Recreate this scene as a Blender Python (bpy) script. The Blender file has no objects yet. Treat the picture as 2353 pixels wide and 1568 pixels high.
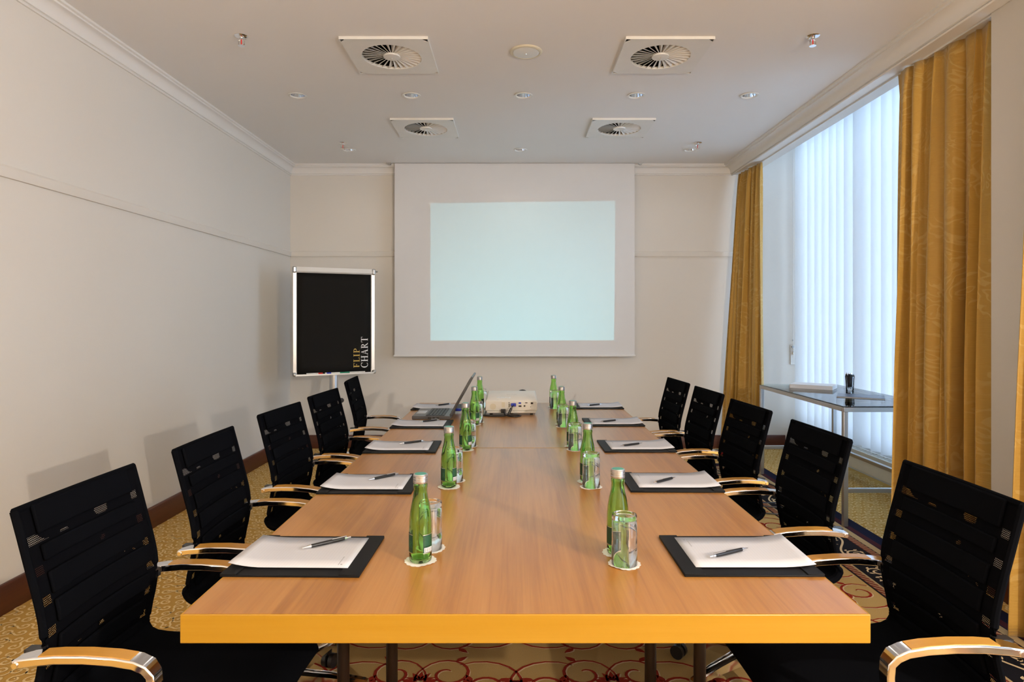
import bpy, math, random
from mathutils import Vector, Matrix
random.seed(7)
R = math.radians
sc = bpy.context.scene
COL = sc.collection

# ------------------------------------------------------------------ camera
CAM_H = 1.36
FOCAL_PX = 1450.0
cam_data = bpy.data.cameras.new('camera')
cam_data.sensor_width = 36.0
cam_data.lens = 36.0 * FOCAL_PX / 2353.0
cam_data.shift_x = -6.5 / 2353.0
cam_data.shift_y = -51.0 / 2353.0
cam_data.clip_start = 0.05
cam = bpy.data.objects.new('camera', cam_data)
COL.objects.link(cam)
cam.location = (0, 0, CAM_H)
cam.rotation_euler = (R(90), 0, 0)
sc.camera = cam

# ------------------------------------------------------------------ view, world, lights
sc.view_settings.view_transform = 'Standard'
sc.view_settings.look = 'None'
sc.view_settings.exposure = -0.26
sc.view_settings.gamma = 1.0
sc.view_settings.use_curve_mapping = False

world = bpy.data.worlds.new('daylight')
sc.world = world
world.use_nodes = True
bg = world.node_tree.nodes['Background']
bg.inputs[0].default_value = (0.585, 0.755, 1.0, 1)
bg.inputs[1].default_value = 8.4

def point_lamp(name, loc, power, color, radius):
    l = bpy.data.lights.new(name, 'POINT')
    l.energy = power
    l.color = color
    l.shadow_soft_size = radius
    o = bpy.data.objects.new(name, l)
    COL.objects.link(o)
    o.location = loc
    return o

WARM = (1.0, 0.87, 0.72)
point_lamp('room_lamp_window_side', (2.05, -0.65, 1.80), 315, WARM, 0.02)
point_lamp('room_lamp_wall_side', (-1.90, -0.65, 1.80), 40, WARM, 0.02)
# fill light added behind the camera, bounced off the ceiling for more ambient
up_l = bpy.data.lights.new('ceiling_bounce_fill', 'AREA')
up_l.shape = 'DISK'
up_l.size = 0.9
up_l.energy = 8
up_l.color = (1.0, 0.90, 0.80)
up_o = bpy.data.objects.new('ceiling_bounce_fill', up_l)
COL.objects.link(up_o)
up_o.location = (0.0, -1.2, 1.75)
up_o.rotation_euler = (R(180), 0, 0)

# ------------------------------------------------------------------ node helpers
def new_mat(name):
    m = bpy.data.materials.new(name)
    m.use_nodes = True
    nt = m.node_tree
    return m, nt, nt.nodes['Principled BSDF']

def setp(b, **kw):
    names = {'color': 'Base Color', 'rough': 'Roughness', 'metal': 'Metallic', 'spec': 'Specular IOR Level',
             'trans': 'Transmission Weight', 'ior': 'IOR', 'alpha': 'Alpha', 'coat': 'Coat Weight',
             'coat_rough': 'Coat Roughness', 'sheen': 'Sheen Weight'}
    for k, v in kw.items():
        s = b.inputs[names[k]]
        s.default_value = (*v, 1) if k == 'color' else v

def mth(nt, op, a, b=None, c=None):
    n = nt.nodes.new('ShaderNodeMath')
    n.operation = op
    for i, v in enumerate((a, b, c)):
        if v is None:
            continue
        if isinstance(v, (int, float)):
            n.inputs[i].default_value = v
        else:
            nt.links.new(v, n.inputs[i])
    return n.outputs[0]

def mixc(nt, fac, a, b):
    n = nt.nodes.new('ShaderNodeMix')
    n.data_type = 'RGBA'
    for idx, v in ((0, fac), (6, a), (7, b)):
        if isinstance(v, (int, float)):
            n.inputs[idx].default_value = v
        elif isinstance(v, tuple):
            n.inputs[idx].default_value = (*v, 1)
        else:
            nt.links.new(v, n.inputs[idx])
    return n.outputs[2]

def coords(nt, kind='Object', scale=(1, 1, 1), rot=(0, 0, 0)):
    t = nt.nodes.new('ShaderNodeTexCoord')
    m = nt.nodes.new('ShaderNodeMapping')
    m.inputs['Scale'].default_value = scale
    m.inputs['Rotation'].default_value = rot
    nt.links.new(t.outputs[kind], m.inputs[0])
    return m.outputs[0]

def noise(nt, vec, scale=5.0, detail=3.0, rough=0.5, dist=0.0):
    n = nt.nodes.new('ShaderNodeTexNoise')
    nt.links.new(vec, n.inputs['Vector'])
    n.inputs['Scale'].default_value = scale
    n.inputs['Detail'].default_value = detail
    n.inputs['Roughness'].default_value = rough
    n.inputs['Distortion'].default_value = dist
    return n.outputs['Fac']

def ramp(nt, fac, stops, const=False):
    n = nt.nodes.new('ShaderNodeValToRGB')
    cr = n.color_ramp
    if const:
        cr.interpolation = 'CONSTANT'
    while len(cr.elements) < len(stops):
        cr.elements.new(0.5)
    for e, (p, c) in zip(cr.elements, stops):
        e.position = p
        e.color = (*c, 1)
    nt.links.new(fac, n.inputs[0])
    return n.outputs[0]

def bump(nt, b, height, strength=0.2, dist=0.01):
    n = nt.nodes.new('ShaderNodeBump')
    n.inputs['Strength'].default_value = strength
    n.inputs['Distance'].default_value = dist
    nt.links.new(height, n.inputs['Height'])
    nt.links.new(n.outputs[0], b.inputs['Normal'])

MATS = {}
def plain(name, color, rough=0.5, metal=0.0, vary=0.06, **kw):
    """simple procedural material: colour with a little noise variation"""
    m, nt, b = new_mat(name)
    setp(b, color=color, rough=rough, metal=metal, **kw)
    f = noise(nt, coords(nt), 9.0, 3.0)
    lo = tuple(c * (1 - vary) for c in color)
    hi = tuple(min(1, c * (1 + vary)) for c in color)
    nt.links.new(mixc(nt, f, lo, hi), b.inputs['Base Color'])
    MATS[name] = m
    return m

def paint(name, color, bstr=0.06, rough=0.6):
    m, nt, b = new_mat(name)
    setp(b, rough=rough, spec=0.25)
    v = coords(nt)
    f = noise(nt, v, 1.3, 2.0)
    nt.links.new(mixc(nt, f, tuple(c * 0.975 for c in color), color), b.inputs['Base Color'])
    bump(nt, b, noise(nt, v, 120.0, 3.0, 0.6), bstr, 0.004)
    MATS[name] = m
    return m

paint('wall_paint', (0.74, 0.70, 0.64), 0.10)
paint('ceiling_paint', (0.84, 0.82, 0.80), 0.03)
paint('cornice_paint', (0.80, 0.78, 0.75), 0.02)
paint('niche_paint', (0.80, 0.82, 0.84), 0.03)
plain('white_plastic', (0.78, 0.77, 0.74), 0.35)
plain('cream_plastic', (0.66, 0.61, 0.48), 0.45)
plain('projector_white', (0.72, 0.70, 0.65), 0.38)
plain('radiator_enamel', (0.72, 0.72, 0.68), 0.35)
plain('chrome', (0.82, 0.82, 0.84), 0.10, 1.0, 0.02)
plain('steel', (0.48, 0.49, 0.50), 0.32, 1.0, 0.05)
plain('aluminium', (0.60, 0.61, 0.63), 0.34, 1.0, 0.03)
plain('black_plastic', (0.012, 0.012, 0.014), 0.35)
plain('dark_void', (0.008, 0.008, 0.008), 0.9)
plain('leather', (0.007, 0.007, 0.008), 0.5, spec=0.15)
plain('leg_brown', (0.012, 0.005, 0.003), 0.3)
plain('white_paper', (0.86, 0.85, 0.87), 0.6, vary=0.01)
plain('screen_cloth', (0.72, 0.71, 0.70), 0.75, vary=0.015)
plain('chart_sheet', (0.014, 0.0135, 0.0125), 0.85, spec=0.08)
plain('gold_print', (0.62, 0.42, 0.08), 0.5)
plain('white_print', (0.85, 0.85, 0.85), 0.5)
plain('grey_print', (0.30, 0.30, 0.30), 0.6)
plain('silver_print', (0.7, 0.62, 0.5), 0.3, 0.8)
plain('doily_paper', (0.86, 0.84, 0.78), 0.7, vary=0.02)
plain('label_green', (0.003, 0.045, 0.018), 0.45)
plain('label_text', (0.03, 0.13, 0.06), 0.45)
plain('cap_disc', (0.05, 0.30, 0.22), 0.35)
plain('vga_blue', (0.01, 0.03, 0.42), 0.4)
plain('red_plastic', (0.65, 0.02, 0.015), 0.4)
plain('green_plastic', (0.01, 0.22, 0.12), 0.4)
plain('port_dark', (0.02, 0.018, 0.015), 0.4)
plain('blue_cover', (0.045, 0.07, 0.13), 0.3)
plain('laptop_grey', (0.10, 0.10, 0.105), 0.35, 0.4)
plain('key_black', (0.012, 0.013, 0.015), 0.45)
plain('lcd_off', (0.01, 0.012, 0.016), 0.12)

def wood(name, dark, mid, light, axis='Y', rough=0.3, strip=7.0, coat=0.0, figure=1.0, relief=True, spec=0.5, leaves=False):
    m, nt, b = new_mat(name)
    s = {'X': (0.5, 6, 6), 'Y': (6, 0.5, 6), 'Z': (6, 6, 0.5)}[axis]
    v = coords(nt, 'Object', s)
    g1 = noise(nt, v, 2.2, 5.0, 0.6, 0.6)
    s2 = tuple(x * (5 if x > 1 else 1.4) for x in s)
    g2 = noise(nt, coords(nt, 'Object', s2), 3.0, 4.0, 0.65, 0.3)
    s3 = tuple(x * (0.35 if x > 1 else 0.25) for x in s)
    g3 = noise(nt, coords(nt, 'Object', s3), strip * 0.35, 1.0)
    f = mth(nt, 'ADD', mth(nt, 'MULTIPLY', g1, 0.45 * figure), mth(nt, 'MULTIPLY', g2, 0.35 * figure))
    f = mth(nt, 'ADD', f, mth(nt, 'MULTIPLY', g3, 0.35))
    f = mth(nt, 'ADD', f, 0.40 * (1 - figure))
    if leaves:
        # book-matched veneer leaves of uneven tone running along the table
        t = nt.nodes.new('ShaderNodeTexCoord')
        sx = nt.nodes.new('ShaderNodeSeparateXYZ')
        nt.links.new(t.outputs['Object'], sx.inputs[0])
        wn = nt.nodes.new('ShaderNodeTexWhiteNoise')
        wn.noise_dimensions = '1D'
        nt.links.new(mth(nt, 'FLOOR', mth(nt, 'MULTIPLY', mth(nt, 'ADD', sx.outputs[0], 3.0), 7.3)), wn.inputs['W'])
        f = mth(nt, 'ADD', f, mth(nt, 'MULTIPLY', mth(nt, 'SUBTRACT', wn.outputs['Value'], 0.5), 0.11))
    col = ramp(nt, f, [(0.36, dark), (0.55, mid), (0.76, light)] if leaves else [(0.30, dark), (0.52, mid), (0.78, light)])
    nt.links.new(col, b.inputs['Base Color'])
    setp(b, rough=rough, coat=coat, coat_rough=0.28, spec=spec)
    if relief:
        bump(nt, b, g2, 0.03, 0.002)
    MATS[name] = m
    return m

wood('table_veneer', (0.28, 0.100, 0.016), (0.43, 0.185, 0.036), (0.53, 0.250, 0.064), 'Y', 0.285, 8.0, coat=0.3, figure=1.15, relief=False, spec=0.7, leaves=True)
wood('beech_edge', (0.33, 0.158, 0.010), (0.405, 0.212, 0.015), (0.455, 0.255, 0.030), 'X', 0.3, 2.0, figure=0.7)
wood('arm_wood', (0.40, 0.19, 0.03), (0.50, 0.25, 0.045), (0.58, 0.31, 0.07), 'X', 0.3, 2.0, figure=0.7)
wood('mahogany', (0.045, 0.010, 0.005), (0.085, 0.020, 0.008), (0.13, 0.034, 0.012), 'Y', 0.32)
wood('mahogany_x', (0.045, 0.010, 0.005), (0.085, 0.020, 0.008), (0.13, 0.034, 0.012), 'X', 0.32)

def fabric(name, color, scale=900, rough=0.9, sheen=0.0):
    m, nt, b = new_mat(name)
    setp(b, rough=rough, spec=0.02, sheen=sheen)
    v = coords(nt)
    f = noise(nt, v, scale, 2.0)
    nt.links.new(mixc(nt, f, tuple(c * 0.7 for c in color), tuple(c * 1.3 for c in color)), b.inputs['Base Color'])
    bump(nt, b, f, 0.15, 0.001)
    MATS[name] = m
    return m

fabric('black_fabric', (0.0030, 0.0034, 0.0048))
fabric('carpet_gold', (0.58, 0.34, 0.09), 350, 0.95)
fabric('carpet_pale', (0.84, 0.63, 0.31), 350, 0.95)
fabric('rug_red', (0.26, 0.028, 0.016), 350, 0.95)
fabric('rug_beige', (0.60, 0.46, 0.28), 350, 0.95)
fabric('rug_black', (0.012, 0.012, 0.018), 350, 0.95)

# perforated black mesh of the chair backs (UV in metres: u across, v = height)
def perforated():
    m, nt, b = new_mat('perforated_fabric')
    setp(b, color=(0.003, 0.0032, 0.0045), rough=0.9, spec=0.02)
    t = nt.nodes.new('ShaderNodeTexCoord')
    s = nt.nodes.new('ShaderNodeSeparateXYZ')
    nt.links.new(t.outputs['UV'], s.inputs[0])
    u, v = s.outputs[0], s.outputs[1]
    row = mth(nt, 'MULTIPLY', v, 250.0)
    odd = mth(nt, 'MULTIPLY', mth(nt, 'MODULO', mth(nt, 'FLOOR', row), 2.0), 0.5)
    fu = mth(nt, 'SUBTRACT', mth(nt, 'FRACT', mth(nt, 'ADD', mth(nt, 'MULTIPLY', mth(nt, 'ADD', u, 1.0), 215.0), odd)), 0.5)
    fv = mth(nt, 'SUBTRACT', mth(nt, 'FRACT', row), 0.5)
    d = mth(nt, 'SQRT', mth(nt, 'ADD', mth(nt, 'MULTIPLY', fu, fu), mth(nt, 'MULTIPLY', fv, fv)))
    hole = mth(nt, 'LESS_THAN', d, 0.28)
    ph = mth(nt, 'FRACT', mth(nt, 'DIVIDE', mth(nt, 'ADD', mth(nt, 'SUBTRACT', v, 0.86), 0.065 * 20.5), 0.065))
    band = mth(nt, 'LESS_THAN', mth(nt, 'ABSOLUTE', mth(nt, 'SUBTRACT', ph, 0.5)), 0.15)
    side = mth(nt, 'GREATER_THAN', mth(nt, 'ABSOLUTE', u), 0.172)
    rim = mth(nt, 'LESS_THAN', mth(nt, 'ABSOLUTE', u), 0.200)
    nz = noise(nt, coords(nt, 'UV', (9, 16, 1)), 1.0, 2.0)
    mid = mth(nt, 'GREATER_THAN', nz, 0.635)
    zone = mth(nt, 'MAXIMUM', mth(nt, 'MULTIPLY', side, rim), mth(nt, 'MULTIPLY', mid, mth(nt, 'SUBTRACT', 1.0, side)))
    low = mth(nt, 'LESS_THAN', v, 0.89)
    hole = mth(nt, 'MULTIPLY', mth(nt, 'MULTIPLY', hole, band), mth(nt, 'MULTIPLY', zone, low))
    nt.links.new(mth(nt, 'SUBTRACT', 1.0, hole), b.inputs['Alpha'])
    MATS['perforated'] = m
perforated()

def damask():
    m, nt, b = new_mat('damask_gold')
    t = nt.nodes.new('ShaderNodeTexCoord')
    mp = nt.nodes.new('ShaderNodeMapping')
    mp.inputs['Scale'].default_value = (1, 1, 1)
    nt.links.new(t.outputs['UV'], mp.inputs[0])
    v = mp.outputs[0]
    n1 = nt.nodes.new('ShaderNodeTexNoise')
    nt.links.new(v, n1.inputs['Vector'])
    n1.inputs['Scale'].default_value = 5.0
    n1.inputs['Detail'].default_value = 1.5
    n1.inputs['Distortion'].default_value = 2.2
    w = mth(nt, 'ABSOLUTE', mth(nt, 'SUBTRACT', mth(nt, 'FRACT', mth(nt, 'MULTIPLY', n1.outputs['Fac'], 6.0)), 0.5))
    scroll = ramp(nt, w, [(0.10, (1, 1, 1)), (0.2, (0, 0, 0))])
    patch = ramp(nt, noise(nt, v, 3.0, 2.0), [(0.45, (0, 0, 0)), (0.55, (1, 1, 1))])
    f = mth(nt, 'MULTIPLY', scroll, patch)
    fine = noise(nt, coords(nt, 'UV', (30, 300, 1)), 1.0, 3.0)
    base = mixc(nt, fine, (0.46, 0.262, 0.045), (0.56, 0.335, 0.072))
    col = mixc(nt, mth(nt, 'MULTIPLY', f, 0.42), base, (0.66, 0.46, 0.17))
    nt.links.new(col, b.inputs['Base Color'])
    setp(b, rough=0.5, spec=0.3, sheen=0.25)
    crumple = noise(nt, coords(nt, 'UV', (9, 14, 1)), 2.0, 4.0, 0.6, 0.8)
    bump(nt, b, mth(nt, 'ADD', mth(nt, 'MULTIPLY', crumple, 1.0), mth(nt, 'MULTIPLY', f, 0.12)), 0.35, 0.012)
    MATS['damask'] = m
damask()

def blind_cloth():
    m, nt, b = new_mat('blind_cloth')
    setp(b, color=(0.86, 0.88, 0.90), rough=0.7, spec=0.2)
    out = nt.nodes['Material Output']
    tr = nt.nodes.new('ShaderNodeBsdfTranslucent')
    f = noise(nt, coords(nt, 'Object', (60, 60, 4)), 4.0, 3.0)
    nt.links.new(mixc(nt, f, (0.80, 0.84, 0.88), (0.90, 0.93, 0.96)), tr.inputs[0])
    mx = nt.nodes.new('ShaderNodeMixShader')
    mx.inputs[0].default_value = 0.42
    nt.links.new(b.outputs[0], mx.inputs[1])
    nt.links.new(tr.outputs[0], mx.inputs[2])
    nt.links.new(mx.outputs[0], out.inputs[0])
    MATS['blind_cloth'] = m
blind_cloth()

def thin_glass(name, tint, ior=1.5):
    m, nt, b = new_mat(name)
    out = nt.nodes['Material Output']
    nt.nodes.remove(b)
    fr = nt.nodes.new('ShaderNodeFresnel')
    fr.inputs[0].default_value = ior
    tp = nt.nodes.new('ShaderNodeBsdfTransparent')
    f = noise(nt, coords(nt), 3.0, 1.0)
    nt.links.new(mixc(nt, f, tint, tuple(min(1, c * 1.01) for c in tint)), tp.inputs[0])
    gl = nt.nodes.new('ShaderNodeBsdfGlossy')
    gl.inputs['Roughness'].default_value = 0.02
    mx = nt.nodes.new('ShaderNodeMixShader')
    nt.links.new(fr.outputs[0], mx.inputs[0])
    nt.links.new(tp.outputs[0], mx.inputs[1])
    nt.links.new(gl.outputs[0], mx.inputs[2])
    nt.links.new(mx.outputs[0], out.inputs[0])
    MATS[name] = m
thin_glass('pane_glass', (0.96, 0.98, 0.98))
thin_glass('table_glass', (0.86, 0.95, 0.95))
thin_glass('tumbler_glass', (0.985, 0.99, 0.99), 1.45)

def bottle_glass():
    m, nt, b = new_mat('bottle_glass')
    setp(b, rough=0.02, trans=1.0, ior=1.36)
    f = noise(nt, coords(nt), 20.0, 2.0)
    nt.links.new(mixc(nt, f, (0.56, 0.86, 0.36), (0.60, 0.90, 0.40)), b.inputs['Base Color'])
    MATS['bottle_glass'] = m
bottle_glass()

def ruled_paper():
    m, nt, b = new_mat('ruled_paper')
    t = nt.nodes.new('ShaderNodeTexCoord')
    s = nt.nodes.new('ShaderNodeSeparateXYZ')
    nt.links.new(t.outputs['UV'], s.inputs[0])
    ln = mth(nt, 'LESS_THAN', mth(nt, 'FRACT', mth(nt, 'MULTIPLY', s.outputs[0], 130.0)), 0.07)
    nt.links.new(mixc(nt, mth(nt, 'MULTIPLY', ln, 0.5), (0.60, 0.605, 0.65), (0.46, 0.47, 0.52)), b.inputs['Base Color'])
    setp(b, rough=0.6, spec=0.2)
    MATS['ruled_paper'] = m
ruled_paper()

RUG_C, RUG_HX, RUG_HY, RUG_T = (0.445, 2.45), 1.815, 3.45, 0.008
FL = 0.0104      # level of feet standing on the rug
def rug_material():
    m, nt, b = new_mat('rug_pile')
    t = nt.nodes.new('ShaderNodeTexCoord')
    s = nt.nodes.new('ShaderNodeSeparateXYZ')
    nt.links.new(t.outputs['Object'], s.inputs[0])
    dx = mth(nt, 'SUBTRACT', RUG_HX, mth(nt, 'ABSOLUTE', s.outputs[0]))
    dy = mth(nt, 'SUBTRACT', RUG_HY, mth(nt, 'ABSOLUTE', s.outputs[1]))
    d = mth(nt, 'MINIMUM', dx, dy)
    navy, maroon, beige, black, red = (0.010, 0.013, 0.04), (0.075, 0.018, 0.025), (0.50, 0.36, 0.19), (0.010, 0.010, 0.016), (0.20, 0.035, 0.02)
    field = (0.56, 0.37, 0.14)
    st = [(0.0, navy), (0.075, maroon), (0.115, navy), (0.125, beige), (0.165, black), (0.172, red), (0.215, black), (0.222, black),
          (0.405, beige), (0.416, red), (0.455, black), (0.468, field)]
    col = ramp(nt, d, st, True)
    # little chain stripes inside the two red guard bands
    diag = mth(nt, 'FRACT', mth(nt, 'MULTIPLY', mth(nt, 'ADD', mth(nt, 'ADD', s.outputs[0], s.outputs[1]), 10.0), 26.0))
    g1 = mth(nt, 'MULTIPLY', mth(nt, 'GREATER_THAN', d, 0.172), mth(nt, 'LESS_THAN', d, 0.215))
    g2 = mth(nt, 'MULTIPLY', mth(nt, 'GREATER_THAN', d, 0.416), mth(nt, 'LESS_THAN', d, 0.455))
    g = mth(nt, 'MULTIPLY', mth(nt, 'MAXIMUM', g1, g2), mth(nt, 'LESS_THAN', diag, 0.45))
    col = mixc(nt, g, col, (0.40, 0.25, 0.14))
    f = noise(nt, coords(nt), 380.0, 2.0)
    col2 = mixc(nt, mth(nt, 'MULTIPLY', f, 0.5), col, (0.0, 0.0, 0.0))
    nt.links.new(col2, b.inputs['Base Color'])
    setp(b, rough=0.95, spec=0.1)
    bump(nt, b, f, 0.3, 0.002)
    MATS['rug_pile'] = m
rug_material()

# ------------------------------------------------------------------ mesh helpers
class MB:
    def __init__(self):
        self.v, self.f, self.uv = [], [], None
    def add(self, verts, faces):
        o = len(self.v)
        self.v += [tuple(p) for p in verts]
        self.f += [tuple(i + o for i in f) for f in faces]
        return self
    def box(self, c, s, rz=0, rot=None):
        hx, hy, hz = s[0] / 2, s[1] / 2, s[2] / 2
        m = rot if rot is not None else Matrix.Rotation(rz, 3, 'Z')
        vs = [m @ Vector((x, y, z)) + Vector(c) for x in (-hx, hx) for y in (-hy, hy) for z in (-hz, hz)]
        return self.add(vs, [(0, 1, 3, 2), (4, 6, 7, 5), (0, 4, 5, 1), (2, 3, 7, 6), (0, 2, 6, 4), (1, 5, 7, 3)])
    def span(self, a, b):
        return self.box([(a[i] + b[i]) / 2 for i in range(3)], [abs(b[i] - a[i]) for i in range(3)])
    def lathe(self, prof, n=24, c=(0, 0, 0), rot=None, caps=True):
        vs, fs = [], []
        for r, z in prof:
            for k in range(n):
                a = 2 * math.pi * k / n
                p = Vector((r * math.cos(a), r * math.sin(a), z))
                if rot is not None:
                    p = rot @ p
                vs.append(p + Vector(c))
        m = len(prof)
        for i in range(m - 1):
            for k in range(n):
                k2 = (k + 1) % n
                fs.append((i * n + k, i * n + k2, (i + 1) * n + k2, (i + 1) * n + k))
        if caps:
            fs.append(tuple(range(n - 1, -1, -1)))
            fs.append(tuple((m - 1) * n + k for k in range(n)))
        return self.add(vs, fs)
    def cyl(self, a, b, r, n=16, r2=None):
        a, b = Vector(a), Vector(b)
        d = b - a
        q = d.to_track_quat('Z', 'Y').to_matrix()
        return self.lathe([(r, 0), (r if r2 is None else r2, d.length)], n, a, q)
    def tube(self, pts, r, n=8, closed=False):
        pts = [Vector(p) for p in pts]
        vs, fs = [], []
        N = len(pts)
        up = Vector((0, 0, 1))
        for i, p in enumerate(pts):
            t = (pts[(i + 1) % N] - pts[i - 1]) if closed else (pts[min(i + 1, N - 1)] - pts[max(i - 1, 0)])
            t.normalize()
            a = t.cross(up)
            if a.length < 0.05:
                a = t.cross(Vector((1, 0, 0)))
            a.normalize()
            b2 = a.cross(t).normalized()
            for k in range(n):
                an = 2 * math.pi * k / n
                vs.append(p + (a * math.cos(an) + b2 * math.sin(an)) * r)
        for i in range(N if closed else N - 1):
            j = (i + 1) % N
            for k in range(n):
                k2 = (k + 1) % n
                fs.append((i * n + k, i * n + k2, j * n + k2, j * n + k))
        if not closed:
            fs.append(tuple(range(n - 1, -1, -1)))
            fs.append(tuple((N - 1) * n + k for k in range(n)))
        return self.add(vs, fs)
    def prism(self, poly, fn0, fn1):
        """poly: 2D points; fn0/fn1 map a 2D point to the two end positions"""
        n = len(poly)
        vs = [fn0(p) for p in poly] + [fn1(p) for p in poly]
        fs = [tuple(range(n)), tuple(range(2 * n - 1, n - 1, -1))]
        fs += [(i, i + n, (i + 1) % n + n, (i + 1) % n) for i in range(n)]
        return self.add(vs, fs)
    def grid(self, nu, nv, fn, uvfn=None):
        vs = [fn(i / nu, j / nv) for j in range(nv + 1) for i in range(nu + 1)]
        fs = [(j * (nu + 1) + i, j * (nu + 1) + i + 1, (j + 1) * (nu + 1) + i + 1, (j + 1) * (nu + 1) + i) for j in range(nv) for i in range(nu)]
        if uvfn:
            self.uv = [uvfn(i / nu, j / nv) for j in range(nv + 1) for i in range(nu + 1)]
        return self.add(vs, fs)
    def mesh(self, name, mat, smooth=35):
        me = bpy.data.meshes.new(name)
        me.from_pydata(self.v, [], self.f)
        if self.uv:
            l = me.uv_layers.new(name='UVMap')
            for lp in me.loops:
                l.data[lp.index].uv = self.uv[lp.vertex_index]
        me.materials.append(MATS[mat] if isinstance(mat, str) else mat)
        import bmesh
        bm = bmesh.new()
        bm.from_mesh(me)
        bmesh.ops.recalc_face_normals(bm, faces=bm.faces)
        bm.to_mesh(me)
        bm.free()
        if smooth:
            for p in me.polygons:
                p.use_smooth = True
            me.set_sharp_from_angle(angle=R(smooth))
        me.update()
        return me
    def build(self, name, mat, parent=None, bevel=0, solid=0, smooth=35, loc=None, rz=0):
        o = bpy.data.objects.new(name, self.mesh(name, mat, smooth))
        COL.objects.link(o)
        o.parent = parent
        if loc is not None:
            o.location = loc
        o.rotation_euler.z = rz
        if solid:
            s = o.modifiers.new('solid', 'SOLIDIFY')
            s.thickness = solid
            s.offset = 0
        if bevel:
            b = o.modifiers.new('bevel', 'BEVEL')
            b.width = bevel
            b.segments = 2
            b.limit_method = 'ANGLE'
            b.angle_limit = R(40)
        return o

def empty(name, loc=(0, 0, 0), rz=0):
    o = bpy.data.objects.new(name, None)
    o.empty_display_size = 0.05
    COL.objects.link(o)
    o.location = loc
    o.rotation_euler.z = rz
    return o

def tag(o, label=None, cat=None, group=None, kind=None):
    if label: o['label'] = label
    if cat: o['category'] = cat
    if group: o['group'] = group
    if kind: o['kind'] = kind
    return o

def struct(o, label=None):
    o['kind'] = 'structure'
    if label: o['label'] = label
    return o

CHILDREN = {}
def copy_tree(o, parent=None):
    c = o.copy()
    COL.objects.link(c)
    c.parent = parent
    for ch in list(o.children):
        copy_tree(ch, c)
    return c

ORD = ['first', 'second', 'third', 'fourth', 'fifth']   # counted from the projection screen

# ------------------------------------------------------------------ dimensions
XW, YB, ZC = 2.363, 6.64, 2.975
YF = -2.0                       # wall behind the camera
XN = 3.06                       # window wall (inner face)
ZN = 3.26                       # niche soffit
TOP = 0.74                      # table top

DOWN = [(x, 4.556) for x in (-1.568, -0.745, 0.063, 0.877, 1.694)] + [(x, 6.02) for x in (-1.586, 0.054, 1.677)]
VENTS = [(-0.752, 3.86), (0.89, 3.86), (-0.750, 5.325), (0.88, 5.325)]
SPRINK = [(-1.56, 3.60), (1.70, 3.60), (-1.575, 5.78), (1.674, 5.78)]

# ------------------------------------------------------------------ structure
struct(MB().span((-2.6, YF - .1, -0.1), (3.3, YB + .2, 0)).build('floor', 'carpet_gold'))
struct(MB().span((-XW - .15, YF - .1, 0), (-XW, YB + .2, ZN)).build('wall_left', 'wall_paint'))
struct(MB().span((-XW - .15, YB, 0), (3.3, YB + .15, ZN)).build('wall_back', 'wall_paint'))
struct(MB().span((-XW - .15, YF - .15, 0), (3.3, YF, ZN)).build('wall_front', 'wall_paint'))
wr = MB()
wr.span((XN, YF, 0), (XN + .12, YB, 0.24))                       # parapet under the windows
wr.span((XN, YF, 0.24), (XN + .12, -0.55, ZN))
wr.span((XN, 2.80, 0.24), (XN + .12, 3.05, ZN))
struct(wr.build('wall_right', 'niche_paint'))
struct(MB().span((XW, 2.74, 0), (XN, 3.13, ZN)).build('wall_pier', 'wall_paint'))
struct(MB().span((XW, YF, 0), (XN, -0.5, ZN)).build('wall_right_end', 'wall_paint'))
struct(MB().span((-XW - .15, YF - .15, ZN + .06), (3.3, YB + .2, ZN + .2)).build('ceiling_slab', 'ceiling_paint'))
struct(MB().span((2.47, YF, ZN), (3.3, YB, ZN + .06)).build('ceiling_niche', 'niche_paint'))

def ceiling():
    import bmesh
    bm = bmesh.new()
    def loop(pts):
        vs = [bm.verts.new((x, y, ZC)) for x, y in pts]
        for i in range(len(vs)):
            bm.edges.new((vs[i], vs[(i + 1) % len(vs)]))
    loop([(-XW, YF), (2.32, YF), (2.32, YB), (-XW, YB)])
    for x, y in DOWN:
        loop([(x + .052 * math.cos(2 * math.pi * k / 24), y + .052 * math.sin(2 * math.pi * k / 24)) for k in range(24)])
    for x, y in VENTS:
        loop([(x + .19 * math.cos(2 * math.pi * k / 32), y + .19 * math.sin(2 * math.pi * k / 32)) for k in range(32)])
    bmesh.ops.triangle_fill(bm, use_beauty=True, use_dissolve=False, edges=bm.edges[:], normal=(0, 0, -1))
    me = bpy.data.meshes.new('ceiling')
    bm.to_mesh(me)
    bm.free()
    me.materials.append(MATS['ceiling_paint'])
    o = bpy.data.objects.new('ceiling', me)
    COL.objects.link(o)
    return struct(o)
ceiling()

# curtain pelmet on the window side: box with a track strip on its underside
pel = MB().span((2.285, YF, 2.876), (2.47, YB, ZN + .06)).build('trim_pelmet', 'cornice_paint')
struct(pel)
MB().span((2.372, YF + .1, 2.866), (2.468, YB, 2.878)).build('track_strip', 'cornice_paint', pel)

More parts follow.
